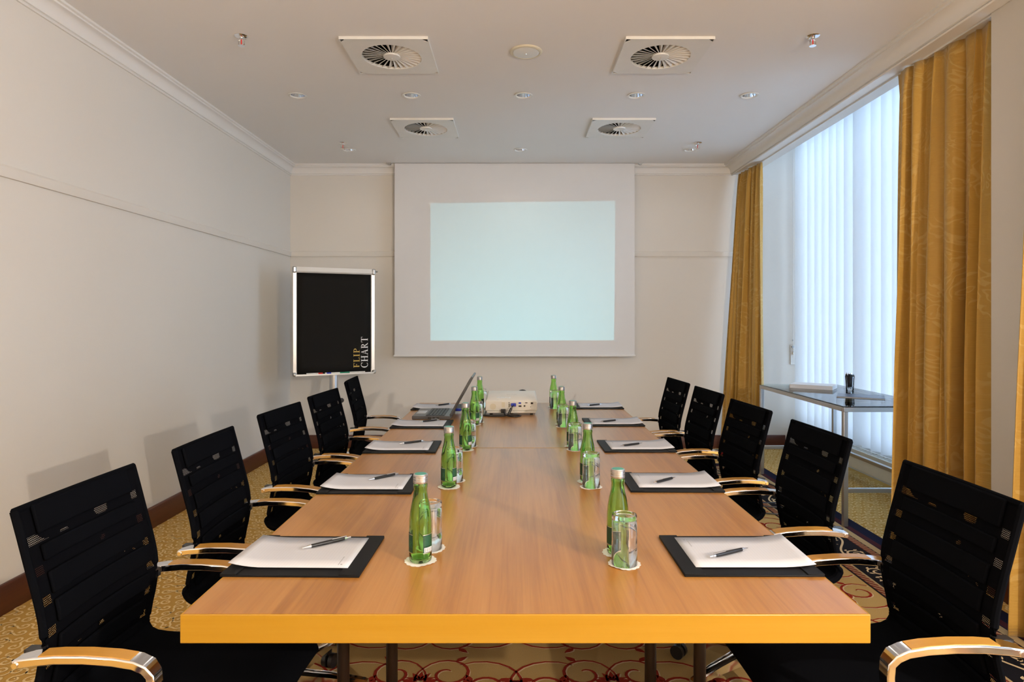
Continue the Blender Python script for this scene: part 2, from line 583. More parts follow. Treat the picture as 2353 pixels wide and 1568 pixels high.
# cornice
def cornice_profile(k=1.0):
    p = [(0, 2.868), (.010, 2.868), (.014, 2.874), (.010, 2.882), (.020, 2.884)]
    for i in range(7):
        a = math.pi / 2 * i / 6
        p.append((.020 + .038 * (1 - math.cos(a)), 2.888 + .058 * math.sin(a)))
    p += [(.066, 2.948), (.066, 2.958), (.078, 2.962), (.078, ZC + .002), (0, ZC + .002)]
    return [(x * k, z) for x, z in p]
pr = cornice_profile(1.0)
struct(MB().prism(pr, lambda p: (-XW + p[0], YF, p[1]), lambda p: (-XW + p[0], YB, p[1])).build('trim_1', 'cornice_paint', smooth=25))
struct(MB().prism(pr, lambda p: (-XW, YB - p[0], p[1]), lambda p: (2.3, YB - p[0], p[1])).build('trim_2', 'cornice_paint', smooth=25))
pr2 = cornice_profile(1.45)
struct(MB().prism(pr2, lambda p: (2.290 - p[0], YF, p[1]), lambda p: (2.290 - p[0], YB, p[1])).build('trim_3', 'cornice_paint', smooth=25))

# picture rail
rail = [(0, 2.015), (.014, 2.015), (.016, 2.02), (.016, 2.062), (.006, 2.074), (0, 2.074)]
struct(MB().prism(rail, lambda p: (-XW + p[0], YF, p[1]), lambda p: (-XW + p[0], YB, p[1])).build('trim_4', 'wall_paint'))
struct(MB().prism(rail, lambda p: (-XW, YB - p[0], p[1]), lambda p: (2.36, YB - p[0], p[1])).build('trim_5', 'wall_paint'))

# baseboards
bb = [(0, 0), (.018, 0), (.018, .128), (.013, .138), (0, .138)]
struct(MB().prism(bb, lambda p: (-XW + p[0], YF, p[1]), lambda p: (-XW + p[0], YB, p[1])).build('baseboard_left', 'mahogany'))
struct(MB().prism(bb, lambda p: (-XW, YB - p[0], p[1]), lambda p: (2.84, YB - p[0], p[1])).build('baseboard_back', 'mahogany_x'))
struct(MB().prism(bb, lambda p: (XW - p[0], 2.74, p[1]), lambda p: (XW - p[0], 3.13, p[1])).build('baseboard_right', 'mahogany'))

# windows (behind the blinds)
def window(n, y0, y1):
    w = MB()
    z0, z1 = 0.24, ZN
    x0, x1 = XN + .03, XN + .09
    for a, b in (((x0, y0, z0), (x1, y1, z0 + .06)), ((x0, y0, z1 - .06), (x1, y1, z1)),
                 ((x0, y0, z0 + .06), (x1, y0 + .06, z1 - .06)), ((x0, y1 - .06, z0 + .06), (x1, y1, z1 - .06))):
        w.span(a, b)
    o = struct(w.build(f'window_{n}', 'white_plastic'))
    k = 3
    step = (y1 - y0) / k
    for i in range(k):
        ya, yb = y0 + i * step, y0 + (i + 1) * step
        MB().span((XN + .055, ya + .04, z0 + .05), (XN + .063, yb - .04, z1 - .05)).build('pane', 'pane_glass', o)
        if i:
            MB().span((x0, ya - .04, z0 + .06), (x1, ya + .04, z1 - .06)).build('mullion', 'white_plastic', o)
window(1, 3.05, YB)
window(2, -0.55, 2.80)

# ------------------------------------------------------------------ woven patterns (flat ribbons of pile)
def ribbon(mb, pts, w, z, ok=None, taper=True):
    n = len(pts)
    L, Rr = [], []
    for i, (x, y) in enumerate(pts):
        x0, y0 = pts[max(i - 1, 0)]
        x1, y1 = pts[min(i + 1, n - 1)]
        dx, dy = x1 - x0, y1 - y0
        l = math.hypot(dx, dy) or 1
        t = i / (n - 1)
        ww = w * (0.35 + 0.65 * math.sin(math.pi * min(1, max(0.06, t))) ** 0.6) / 2 if taper else w / 2
        L.append((x - dy / l * ww, y + dx / l * ww, z))
        Rr.append((x + dy / l * ww, y - dx / l * ww, z))
    for i in range(n - 1):
        q = [Rr[i], Rr[i + 1], L[i + 1], L[i]]
        if ok and not all(ok(p[0], p[1]) for p in q):
            continue
        mb.add(q, [(0, 1, 2, 3)])

def spiral(cx, cy, r0, r1, a0, turns, n=16):
    out = []
    for i in range(n + 1):
        t = i / n
        r = r0 + (r1 - r0) * t
        a = a0 + 2 * math.pi * turns * t
        out.append((cx + r * math.cos(a), cy + r * math.sin(a)))
    return out

def leaf(mb, x, y, ang, l, w, z, ok=None):
    c, s = math.cos(ang), math.sin(ang)
    pts = []
    for t, h in ((0, 0), (.3, .5), (.6, .42), (1, 0), (.6, -.42), (.3, -.5)):
        u, v = t * l, h * w
        pts.append((x + u * c - v * s, y + u * s + v * c, z))
    if ok and not all(ok(p[0], p[1]) for p in pts):
        return
    mb.add(pts, [tuple(range(6))])

floor_o = bpy.data.objects['floor']
def carpet_curls():
    mb = MB()
    rnd = random.Random(3)
    def in_rug(x, y):
        return abs(x - RUG_C[0]) < RUG_HX - .02 and y < RUG_C[1] + RUG_HY - .02
    cell = 0.062
    y = 1.2
    r = 0
    while y < YB - .04:
        x = -XW + .04 + (r % 2) * cell * .5
        while x < 3.0:
            if not in_rug(x, y) and not (x > 2.36 and y < 3.15) and not (x > 2.2 and y < 2.9):
                a = rnd.choice((0, math.pi / 2, math.pi, -math.pi / 2)) + rnd.uniform(-.4, .4)
                sg = rnd.choice((-1, 1))
                p1 = spiral(x, y, .011, .024, a, sg * .95, 11)
                ex, ey = p1[-1]
                ta = a + sg * (2 * math.pi * .95 + math.pi / 2)
                p2 = [(ex + math.cos(ta - sg * .9 * t) * .034 * t, ey + math.sin(ta - sg * .9 * t) * .034 * t) for t in (.35, .7, 1.0)]
                ribbon(mb, p1 + p2, .0085, .0012, taper=False)
                leaf(mb, x, y, a, .012, .009, .0012)
            x += cell
        y += cell * .95
        r += 1
    o = mb.build('carpet_scrolls', 'carpet_pale', floor_o, smooth=0)
    tag(o, 'pale scroll pattern woven into the gold carpet', kind='stuff')
carpet_curls()

rug = MB().box((0, 0, RUG_T / 2), (2 * RUG_HX, 2 * RUG_HY, RUG_T)).build('rug', 'rug_pile', loc=(RUG_C[0], RUG_C[1], 0.0005))
tag(rug, 'large patterned rug with red scrolls and a black scroll border under the conference table', 'rug')

def rug_scrolls():
    z = RUG_T + .0012
    fx, fy = RUG_HX - .475, RUG_HY - .475
    ok = lambda x, y: abs(x) < fx and abs(y) < fy
    red, pale = MB(), MB()
    T = 0.36
    j = 0
    y = -fy - T
    while y < fy + T:
        i = 0
        x = -fx - T
        while x < fx + T:
            s = 1 if (i + j) % 2 else -1
            for (mb, off, w) in ((pale, .005, .011), (red, 0.0, .013)):
                for q in (0, math.pi):
                    cx, cy = x + .09 * math.cos(q + .5 * s), y + .09 * math.sin(q + .5 * s)
                    sp = spiral(cx + off, cy - off, .105, .022, q + s * .4, s * 1.25, 22)
                    ribbon(mb, sp, w, z + (.0004 if mb is red else 0), ok)
                    sp2 = spiral(cx + off, cy - off, .105, .19, q + s * .4, -s * .42, 9)
                    ribbon(mb, sp2, w * .8, z + (.0004 if mb is red else 0), ok)
                    for k in (4, 9, 14):
                        lx, ly = sp[k]
                        leaf(mb, lx, ly, q + s * (.4 + 1.25 * 2 * math.pi * k / 22) + .6 * s, .055, .024, z + (.0004 if mb is red else 0), ok)
                for k in range(5):
                    leaf(mb, x + T / 2 + off, y - off, s * math.pi / 2 + (k - 2) * .62, .06, .022, z + (.0004 if mb is red else 0), ok)
            x += T
            i += 1
        y += T
        j += 1
    o = red.build('field_scrolls', 'rug_red', rug, smooth=0)
    tag(o, 'dark red vine scrolls on the gold field', kind='stuff')
    o = pale.build('field_outlines', 'rug_beige', rug, smooth=0)
    tag(o, 'pale outlines of the red vine scrolls', kind='stuff')
    bd = MB()
    mid = RUG_HX - .313
    def strip(fn, length):
        okb = None
        n = int(length / .26)
        st = length / n
        for k in range(n):
            t0 = -length / 2 + k * st
            s = 1 if k % 2 else -1
            vine = [(t0 + st * u / 10, .055 * s * math.sin(math.pi * u / 10)) for u in range(11)]
            ribbon(bd, [fn(*p) for p in vine], .012, z, taper=False)
            sp = spiral(t0 + st * .5, -.01 * s, .052, .014, -math.pi / 2 * s, s * 1.3, 18)
            ribbon(bd, [fn(*p) for p in sp], .013, z)
            for q in range(6):
                a = q * 1.05 + .3
                p = fn(t0 + st * .5 + .055 * math.cos(a), -.01 * s + .055 * math.sin(a))
                leaf(bd, p[0], p[1], a * 1.3, .03, .015, z)
            for q in range(4):
                p = fn(t0 + .02 + .012 * q, s * (-.03 - .012 * q))
                leaf(bd, p[0], p[1], q * 1.4 + k, .036, .015, z)
    strip(lambda t, h: (mid + h, t), 2 * RUG_HY - .62)
    strip(lambda t, h: (-mid + h, t), 2 * RUG_HY - .62)
    my = RUG_HY - .313
    strip(lambda t, h: (t, my + h), 2 * RUG_HX - .62)
    o = bd.build('border_scrolls', 'rug_beige', rug, smooth=0)
    tag(o, 'beige scrollwork on the black border', kind='stuff')
rug_scrolls()

# ------------------------------------------------------------------ conference table (two tables end to end)
TX0, TX1 = -0.702, 0.746
def conference_table(y0, y1, label, first):
    cy = (y0 + y1) / 2
    cx = (TX0 + TX1) / 2
    t = empty('conference_table', (cx, cy, 0))
    tag(t, label, 'table', 'conference tables joined end to end')
    hx, hy = (TX1 - TX0) / 2, (y1 - y0) / 2
    e = .004
    MB().span((-hx + e, -hy + e, TOP - .055), (hx - e, hy - e, TOP)).build('tabletop', 'table_veneer', t)
    for nm, a, b in (('edge_band', (-hx, -hy, TOP - .061), (hx, -hy + e, TOP)), ('edge_band', (-hx, hy - e, TOP - .061), (hx, hy, TOP)),
                     ('edge_band', (-hx, -hy + e, TOP - .061), (-hx + e, hy - e, TOP)), ('edge_band', (hx - e, -hy + e, TOP - .061), (hx, hy - e, TOP))):
        MB().span(a, b).build(nm, 'beech_edge', t, bevel=.0025)
    for sy in ((-1,) if first else (-1, 1)):
        for sx in (-1, 1):
            for (lx, ly) in ((.585, sy * (hy - .75) if first else sy * (hy - .55)), (.445, sy * (hy - .85) if first else sy * (hy - .55))):
                MB().cyl((sx * lx, ly, FL), (sx * lx, ly, TOP - .055), .02, 16).build('leg', 'leg_brown', t)
                MB().lathe([(.026, 0), (.026, .012), (.02, .02)], 16, (sx * lx, ly, FL)).build('foot_cap', 'black_plastic', t)
            # folding latch loops between the two tubes
            for lx, dx in ((.535, -1), (.485, 1)):
                yy = sy * (hy - .78) if first else sy * (hy - .55)
                MB().tube([(sx * lx, yy, TOP - .055), (sx * lx, yy, TOP - .15), (sx * (lx + dx * .008), yy, TOP - .165),
                           (sx * (lx + dx * .022), yy, TOP - .17), (sx * (lx + dx * .03), yy, TOP - .16), (sx * (lx + dx * .03), yy, TOP - .055)], .005).build('latch_loop', 'black_plastic', t)
            MB().span((sx * .42, (sy * (hy - .9) if first else sy * (hy - .62)), TOP - .09), (sx * .61, (sy * (hy - .7) if first else sy * (hy - .48)), TOP - .055)).build('leg_bracket', 'black_plastic', t)
    if first:
        for sx in (-1, 1):
            MB().cyl((sx * .5, hy - .3, FL), (sx * .5, hy - .3, TOP - .055), .02, 16).build('leg', 'leg_brown', t)
    return t
YT0, YT1, YTM = 1.322, 4.66, 3.03
conference_table(YT0, YTM - .0008, 'beech-edged conference table half whose long front edge faces away from the screen', True)
conference_table(YTM + .0008, YT1, 'beech-edged conference table half that carries the projector and laptop', False)

# ------------------------------------------------------------------ chairs
PROF = [(-.286, .932), (-.272, .88), (-.2565, .82), (-.238, .75), (-.225, .69), (-.2225, .64), (-.230, .585), (-.240, .54), (-.243, .505),
        (-.236, .480), (-.218, .464), (-.18, .456), (-.10, .452), (0, .452), (.10, .458), (.17, .460), (.205, .454), (.228, .437), (.238, .412)]
def resample(prof, step=.012):
    pts = [Vector((x, 0, z)) for x, z in prof]
    # Catmull-Rom
    out = []
    for i in range(len(pts) - 1):
        p0, p1, p2, p3 = pts[max(i - 1, 0)], pts[i], pts[i + 1], pts[min(i + 2, len(pts) - 1)]
        n = max(1, int((p2 - p1).length / step))
        for k in range(n):
            t = k / n
            out.append(0.5 * ((2 * p1) + (p2 - p0) * t + (2 * p0 - 5 * p1 + 4 * p2 - p3) * t * t + (3 * p1 - p0 - 3 * p2 + p3) * t ** 3))
    out.append(pts[-1])
    return out
CURVE = resample(PROF)
def curve_normal(i):
    t = CURVE[min(i + 1, len(CURVE) - 1)] - CURVE[max(i - 1, 0)]
    t.normalize()
    return Vector((-t.z, 0, t.x)) if True else t       # towards the sitter
I_SEAT = min(range(len(CURVE)), key=lambda i: (CURVE[i] - Vector((-.243, 0, .505))).length)
def on_curve(z):
    """index of the back point at height z (upper part only)"""
    return min(range(I_SEAT + 1), key=lambda i: abs(CURVE[i].z - z))
HW = .212
def shell_pt(i, y, off):
    bow = .016 * (y / HW) ** 2 if i <= I_SEAT else .010 * (y / HW) ** 2
    return CURVE[i] + Vector((0, y, 0)) + curve_normal(i) * (off + bow)

def slab(idx, y0, y1, o0, o1, ny=8, uv=False):
    """closed slab following the chair curve"""
    mb = MB()
    n = len(idx)
    ys = [y0 + (y1 - y0) * k / ny for k in range(ny + 1)]
    front = [shell_pt(i, y, o1) for i in idx for y in ys]
    back = [shell_pt(i, y, o0) for i in idx for y in ys]
    w = ny + 1
    F = []
    for a in range(n - 1):
        for k in range(ny):
            q = (a * w + k, a * w + k + 1, (a + 1) * w + k + 1, (a + 1) * w + k)
            F.append(q)
            F.append(tuple(x + n * w for x in reversed(q)))
    for a in range(n - 1):
        for k in (0, ny):
            F.append((a * w + k, (a + 1) * w + k, (a + 1) * w + k + n * w, a * w + k + n * w))
    for a in (0, n - 1):
        for k in range(ny):
            F.append((a * w + k, a * w + k + 1, a * w + k + 1 + n * w, a * w + k + n * w))
    mb.add(front + back, F)
    return mb

def make_chair():
    ch = empty('conference_chair')
    tag(ch, 'x', 'chair', 'black mesh conference chairs around the table')
    # thin perforated sheet of the back
    idx = list(range(I_SEAT + 2))
    mb = MB()
    ny = 12
    ys = [-HW + 2 * HW * k / ny for k in range(ny + 1)]
    mb.add([shell_pt(i, y, 0) for i in idx for y in ys],
           [(a * 13 + k, a * 13 + k + 1, (a + 1) * 13 + k + 1, (a + 1) * 13 + k) for a in range(len(idx) - 1) for k in range(ny)])
    mb.uv = [(y, CURVE[i].z) for i in idx for y in ys]
    mb.build('backrest', 'perforated', ch)
    # padded strips between the perforated bands
    zs = [.86 - .065 * k for k in range(6)]
    tops = [.932] + [z - .010 for z in zs]
    bots = [z + .010 for z in zs] + [.492]
    for a, b in zip(tops, bots):
        i0, i1 = on_curve(a), on_curve(b)
        if b < .5:
            i1 = I_SEAT + 1
        if i1 - i0 < 1:
            continue
        slab(list(range(i0, i1 + 1)), -.170, .170, .001, .011).build('back_panel', 'black_fabric', ch, bevel=.004)
    # side rails
    for s in (-1, 1):
        MB().tube([shell_pt(i, s * (HW - .002), -.004) for i in range(0, len(CURVE), 2)], .0085, 8).build('side_rail', 'black_fabric', ch)
    MB().tube([shell_pt(0, -HW + 2 * HW * k / 10, -.003) for k in range(11)], .008, 8).build('top_rail', 'black_fabric', ch)
    slab(list(range(I_SEAT, len(CURVE))), -HW, HW, -.022, .006).build('seat', 'black_fabric', ch, bevel=.006)
    # armrests: flat polished band, wooden inlay
    for s in (-1, 1):
        path = [(-.236, .634), (-.20, .639), (-.15, .643), (-.09, .643), (-.03, .639), (.012, .632), (.034, .622), (.046, .606), (.048, .580),
                (.044, .53), (.036, .47), (.020, .430), (-.02, .412)]
        yo = [s * .245] * 9 + [s * .243, s * .235, s * .20, s * .12]
        hw_, th = .021, .010
        V, F = [], []
        n = len(path)
        for i, (x, z) in enumerate(path):
            x0, z0 = path[max(i - 1, 0)]
            x1, z1 = path[min(i + 1, n - 1)]
            l = math.hypot(x1 - x0, z1 - z0)
            nx, nz = -(z1 - z0) / l, (x1 - x0) / l
            k = 1.0 if i < 7 else 0.85
            for a, b in ((-1, -1), (1, -1), (1, 1), (-1, 1)):
                V.append((x + nx * th * b * .9, yo[i] + a * hw_ * k, z + nz * th * b * .9))
        for i in range(n - 1):
            for k in range(4):
                k2 = (k + 1) % 4
                F.append((i * 4 + k, i * 4 + k2, (i + 1) * 4 + k2, (i + 1) * 4 + k))
        F += [(0, 1, 2, 3), tuple((n - 1) * 4 + k for k in (3, 2, 1, 0))]
        arm = MB().add(V, F).build('armrest', 'chrome', ch, bevel=.003)
        # inlay
        V, F = [], []
        ip = [(-.185, .6405), (-.15, .643), (-.09, .643), (-.03, .639), (.005, .6333)]
        for i, (x, z) in enumerate(ip):
            for a, b in ((-1, 0), (1, 0), (1, 1), (-1, 1)):
                V.append((x, s * .245 + a * .0165, z + .0085 + b * .0022))
        for i in range(len(ip) - 1):
            for k in range(4):
                k2 = (k + 1) % 4
                F.append((i * 4 + k, i * 4 + k2, (i + 1) * 4 + k2, (i + 1) * 4 + k))
        F += [(0, 1, 2, 3), tuple((len(ip) - 1) * 4 + k for k in (3, 2, 1, 0))]
        MB().add(V, F).build('wood_inlay', 'arm_wood', arm)
        MB().cyl((-.229, s * .240, .634), (-.229, s * .2685, .634), .006, 12).build('pivot_bolt', 'chrome', arm)
        MB().span((-.240, s * .205, .622), (-.205, s * .228, .646)).build('arm_bracket', 'black_plastic', arm)
    # mechanism, column, star base, casters
    MB().span((-.10, -.11, .395), (.10, .11, .434)).build('seat_mechanism', 'black_plastic', ch, bevel=.006)
    MB().lathe([(.028, .10), (.028, .24), (.020, .245), (.020, .40)], 16).build('gas_column', 'chrome', ch)
    MB().lathe([(.032, .075), (.042, .085), (.042, .128), (.032, .138)], 20).build('base_hub', 'chrome', ch)
    for k in range(5):
        a = 2 * math.pi * k / 5
        m = Matrix.Rotation(a, 3, 'Z')
        V = []
        for x, w, z0, z1 in ((.03, .024, .085, .132), (.16, .021, .085, .118), (.275, .016, .078, .098), (.285, .012, .080, .094)):
            for yy, zz in ((-w, z0), (w, z0), (w, z1 - .006), (w * .55, z1), (-w * .55, z1), (-w, z1 - .006)):
                V.append(m @ Vector((x, yy, zz)))
        F = []
        for i in range(3):
            for q in range(6):
                q2 = (q + 1) % 6
                F.append((i * 6 + q, i * 6 + q2, (i + 1) * 6 + q2, (i + 1) * 6 + q))
        F += [(0, 1, 2, 3, 4, 5), (23, 22, 21, 20, 19, 18)]
        arm = MB().add(V, F).build('base_arm', 'chrome', ch)
        c = m @ Vector((.268, 0, .027))
        cb = MB()
        side = m @ Vector((0, 1, 0))
        for s in (-1, 1):
            cb.cyl(c + side * s * .006, c + side * s * .022, .027, 16)
        cb.cyl(c + Vector((0, 0, .01)), c + Vector((0, 0, .055)), .009, 10)
        cb.build('caster', 'black_plastic', arm)
    return ch

proto_chair = make_chair()
# (x of origin, y, small turn in degrees)
CH_W = [(-.838, 4.31, 4), (-.790, 3.49, -4), (-.800, 2.87, -4), (-.796, 2.19, 1), (-.802, 1.567, 0)]      # plain-wall side, from the screen
CH_G = [(.812, 4.175, 4), (.840, 3.605, 4), (.848, 2.99, 4), (.857, 2.34, 1.5), (.853, 1.61, 0)]            # window side, from the screen
for side, lst, base in (('plain wall', CH_W, 0), ('window', CH_G, 180)):
    for i, (x, y, a) in enumerate(lst):
        c = proto_chair if (base == 0 and i == 0) else copy_tree(proto_chair)
        c.location = (x, y, FL)
        c.rotation_euler.z = R(base + a)
        c['label'] = f'black mesh chair with wood-inlaid chrome arms, {ORD[i]} from the screen on the {side} side'
        turn = R(30) if base else 0
        for k in c.children:
            if k.name.startswith(('base_arm', 'base_hub')):
                k.rotation_euler.z = turn

# ------------------------------------------------------------------ lettering (serif capitals as outlines)
def rect(x0, y0, x1, y1):
    return [(x0, y0), (x1, y0), (x1, y1), (x0, y1)]
def arc_band(cx, cy, rx, ry, a0, a1, tthick, tthin, n=14):
    out = []
    P = []
    for i in range(n + 1):
        a = R(a0 + (a1 - a0) * i / n)
        t = tthin + (tthick - tthin) * abs(math.cos(a)) ** 1.3
        P.append(((cx + rx * math.cos(a), cy + ry * math.sin(a)), (cx + (rx - t) * math.cos(a), cy + (ry - min(t, .07)) * math.sin(a))))
    for i in range(n):
        out.append([P[i][0], P[i + 1][0], P[i + 1][1], P[i][1]])
    return out
STEM = rect(.11, 0, .25, 1)
def serif(x0, x1, y):
    return rect(x0, 0, x1, .045) if y == 0 else rect(x0, .955, x1, 1)
GL = {
    'F': (.64, [STEM, serif(.02, .36, 0), rect(.02, .945, .60, 1), rect(.555, .77, .60, 1), rect(.25, .48, .46, .53), rect(.42, .40, .46, .61)]),
    'L': (.64, [STEM, serif(.02, .36, 1), rect(.02, 0, .60, .055), rect(.555, 0, .60, .24)]),
    'I': (.40, [STEM, serif(.02, .34, 0), serif(.02, .34, 1)]),
    'P': (.66, [STEM, serif(.02, .36, 0), serif(.02, .30, 1)] + arc_band(.28, .735, .32, .265, -90, 90, .14, .05)),
    'C': (.74, arc_band(.42, .5, .40, .52, 48, 312, .15, .05, 22) + [rect(.655, .72, .70, .99)]),
    'H': (.86, [STEM, rect(.60, 0, .74, 1), rect(.25, .47, .60, .525), serif(.02, .34, 0), serif(.02, .34, 1), serif(.51, .83, 0), serif(.51, .83, 1)]),
    'A': (.78, [[(.08, 0), (.14, 0), (.39, .93), (.36, 1)], [(.34, 1), (.42, 1), (.70, 0), (.55, 0)], rect(.19, .30, .56, .35), serif(.0, .24, 0), serif(.47, .78, 0)]),
    'R': (.78, [STEM, serif(.02, .36, 0), serif(.02, .30, 1), [(.30, .50), (.42, .50), (.74, 0), (.60, 0)], serif(.62, .78, 0)] + arc_band(.28, .745, .31, .255, -90, 90, .14, .05)),
    'T': (.72, [rect(.29, 0, .43, 1), rect(.0, .945, .72, 1), rect(0, .78, .045, 1), rect(.675, .78, .72, 1), serif(.20, .52, 0)]),
}
def text_mesh(txt, fn, gap=.08):
    mb = MB()
    x = 0
    for ch in txt:
        w, polys = GL[ch]
        for p in polys:
            mb.add([fn(x + a, b) for a, b in p], [tuple(range(len(p)))])
        x += w + gap
    return mb, x - gap

# ------------------------------------------------------------------ place settings
def pad_proto():
    t = empty('desk_pad')
    tag(t, 'x', 'desk pad', 'black leather desk pads on the conference table')
    MB().span((-.168, -.137, 0), (.168, .137, .005)).build('pad_base', 'leather', t, bevel=.0015)
    for x0, x1 in ((.118, .168), (-.168, -.128)):
        MB().span((x0, -.137, .005), (x1, .137, .0075)).build('side_flap', 'leather', t, bevel=.001)
    return t
def paper_proto():
    # local +x points to the middle of the table; the outer edge curls up
    mb = MB()
    def p(u, v):
        x = -.148 + .296 * u
        curl = .011 * max(0, (.30 - u) / .30) ** 2 * (1.0 - .35 * v)
        return (x, -.105 + .21 * v, .0085 + curl)
    mb.grid(16, 4, p, lambda u, v: (u * .296, v * .21))
    o = mb.build('note_paper', 'ruled_paper', solid=.0012)
    tag(o, 'x', 'paper', 'sheets of note paper on the desk pads')
    pm = MB()
    for k in range(9):
        pm.span((.118, -.088 + k * .0062, .0092), (.1205, -.084 + k * .0062, .00925))
    pm.span((.124, -.088, .0092), (.1285, -.083, .00925))
    pm.build('letterhead', 'grey_print', o, smooth=0)
    return o
def pen_proto():
    t = empty('ballpoint_pen')
    tag(t, 'x', 'pen', 'black ballpoint pens on the note paper')
    X = Matrix.Rotation(R(90), 3, 'Y')
    MB().lathe([(.0040, -.048), (.0052, -.03), (.0054, .0), (.0050, .030), (.0046, .046)], 12, rot=X).build('barrel', 'black_plastic', t)
    MB().lathe([(.0046, .046), (.0042, .052), (.0014, .066), (.0006, .070)], 12, rot=X).build('tip', 'chrome', t)
    MB().lathe([(.0042, -.055), (.0042, -.048)], 12, rot=X).build('ring', 'chrome', t)
    MB().lathe([(.0026, -.066), (.0028, -.055)], 10, rot=X).build('push_button', 'chrome', t)
    MB().span((-.054, -.0015, .0048), (-.012, .0015, .0066)).build('clip', 'chrome', t)
    return t

def cyl_patch(r, z0, z1, a0, a1, n=12):
    mb = MB()
    mb.grid(n, 1, lambda u, v: (r * math.cos(a0 + (a1 - a0) * u), r * math.sin(a0 + (a1 - a0) * u), z0 + (z1 - z0) * v))
    return mb
def bottle_proto():
    t = empty('water_bottle')
    tag(t, 'x', 'bottle', 'green glass water bottles on the conference table')
    outer = [(.0250, .0006), (.0278, .003), (.0288, .008), (.0291, .03), (.0293, .085), (.0288, .105), (.0270, .125), (.0235, .145), (.0195, .162), (.0176, .174),
             (.0172, .184), (.0184, .190), (.0180, .196), (.0160, .199), (.0160, .212)]
    inner = [(max(r - .0028, .001), z) for r, z in outer]
    inner[0] = (.020, .0075)
    inner[1] = (.0235, .0080)
    inner[2] = (.0258, .0105)
    prof = outer + [(.0134, .212)] + list(reversed(inner))[1:]
    MB().lathe(prof, 32).build('glass_body', 'bottle_glass', t, smooth=60)
    cap = MB()
    cp = [(.0184, .1995)]
    for k in range(3):
        z = .2005 + k * .0065
        cp += [(.0188, z), (.0188, z + .0045), (.0180, z + .0055)]
    cp += [(.0184, .2205), (.0172, .2222)]
    c = cap.lathe(cp, 28).build('screw_cap', 'aluminium', t)
    MB().lathe([(.0150, .2222), (.0148, .2227)], 24).build('cap_disc', 'cap_disc', c)
    rl = .0297
    for nm, a0, a1 in (('front_label', R(150), R(243)), ('back_label', R(296), R(352))):
        l = cyl_patch(rl, .0265, .0735, a0, a1).build(nm, 'label_green', t)
        for z in (.0268, .0728):
            cyl_patch(rl + .0002, z - .0006, z + .0006, a0, a1).build('label_rim', 'silver_print', l)
        if nm == 'front_label':
            def fn(x, y, a1=a1):
                a = a1 - R(26) + x * .017 / rl
                return ((rl + .0003) * math.cos(a), (rl + .0003) * math.sin(a), .040 + y * .017)
            mb, _ = text_mesh('R', fn)
            mb.build('lettering', 'label_text', l, smooth=0)
        else:
            bc = MB()
            patch = cyl_patch(rl + .0003, .029, .0405, a0 + .1, a1 - .04).build('barcode_field', 'white_paper', l)
            for k in range(11):
                aa = a0 + .16 + k * .066
                q = cyl_patch(rl + .0005, .030, .0395, aa, aa + .02 + .018 * (k % 3 == 0), 1)
                bc.add(q.v, q.f)
            bc.build('barcode', 'black_plastic', patch, smooth=0)
            tx = MB()
            for k in range(7):
                q = cyl_patch(rl + .0003, .046 + k * .0036, .0472 + k * .0036, a0 + .1, a1 - .1 - .15 * (k % 2), 6)
                tx.add(q.v, q.f)
            tx.build('small_print', 'label_text', l, smooth=0)
    return t
def tumbler_glass_mat():
    m, nt, b = new_mat('clear_glass')
    setp(b, rough=0.0, trans=1.0, ior=1.45)
    f = noise(nt, coords(nt), 5.0, 1.0)
    nt.links.new(mixc(nt, f, (0.98, 0.99, 0.99), (1, 1, 1)), b.inputs['Base Color'])
    MATS['clear_glass'] = m
tumbler_glass_mat()
def tumbler_proto():
    prof = [(.0308, .0006), (.0318, .0002), (.0326, .0008), (.0318, .06), (.0312, .118), (.0318, .1215), (.0305, .126), (.0262, .1265), (.0235, .1235),
            (.0, .1225), (.0, .1145), (.027, .1135), (.0292, .108), (.0298, .06), (.0306, .0010)]
    prof = [(max(r, .0004), z) for r, z in prof]
    o = MB().lathe(prof + [prof[0]], 36, caps=False).build('tumbler', 'clear_glass', smooth=60)
    tag(o, 'x', 'glass', 'upturned tumblers beside the bottles')
    return o
def doily_proto():
    mb = MB()
    n = 96
    V = [(0, 0, .0008)]
    for k in range(n):
        a = 2 * math.pi * k / n
        r = .0385 + .0030 * abs(math.sin(a * 8))
        V.append((r * math.cos(a), r * math.sin(a), .0006 + .0016 * max(0, math.sin(a * 2 + .6)) + .0012 * max(0, math.sin(a * 3))))
    for k in range(n):
        a = 2 * math.pi * k / n
        V.append((.033 * math.cos(a), .033 * math.sin(a), .0006))
    F = [(0, 97 + k, 97 + (k + 1) % n) for k in range(n)]
    F += [(97 + k, 1 + k, 1 + (k + 1) % n, 97 + (k + 1) % n) for k in range(n)]
    o = mb.add(V, F).build('paper_doily', 'doily_paper', solid=.0004, smooth=0)
    tag(o, 'x', 'doily', 'scalloped paper doilies under bottles and glasses')
    return o

P_PAD, P_PAPER, P_PEN, P_BOT, P_GLS, P_DOI = pad_proto(), paper_proto(), pen_proto(), bottle_proto(), tumbler_proto(), doily_proto()
fresh = {id(p) for p in (P_PAD, P_PAPER, P_PEN, P_BOT, P_GLS, P_DOI)}
def put(p, loc, rz, label):
    if id(p) in fresh:
        fresh.discard(id(p))
        o = p
    else:
        o = copy_tree(p)
    o.location = loc
    o.rotation_euler.z = rz
    o['label'] = label
    return o

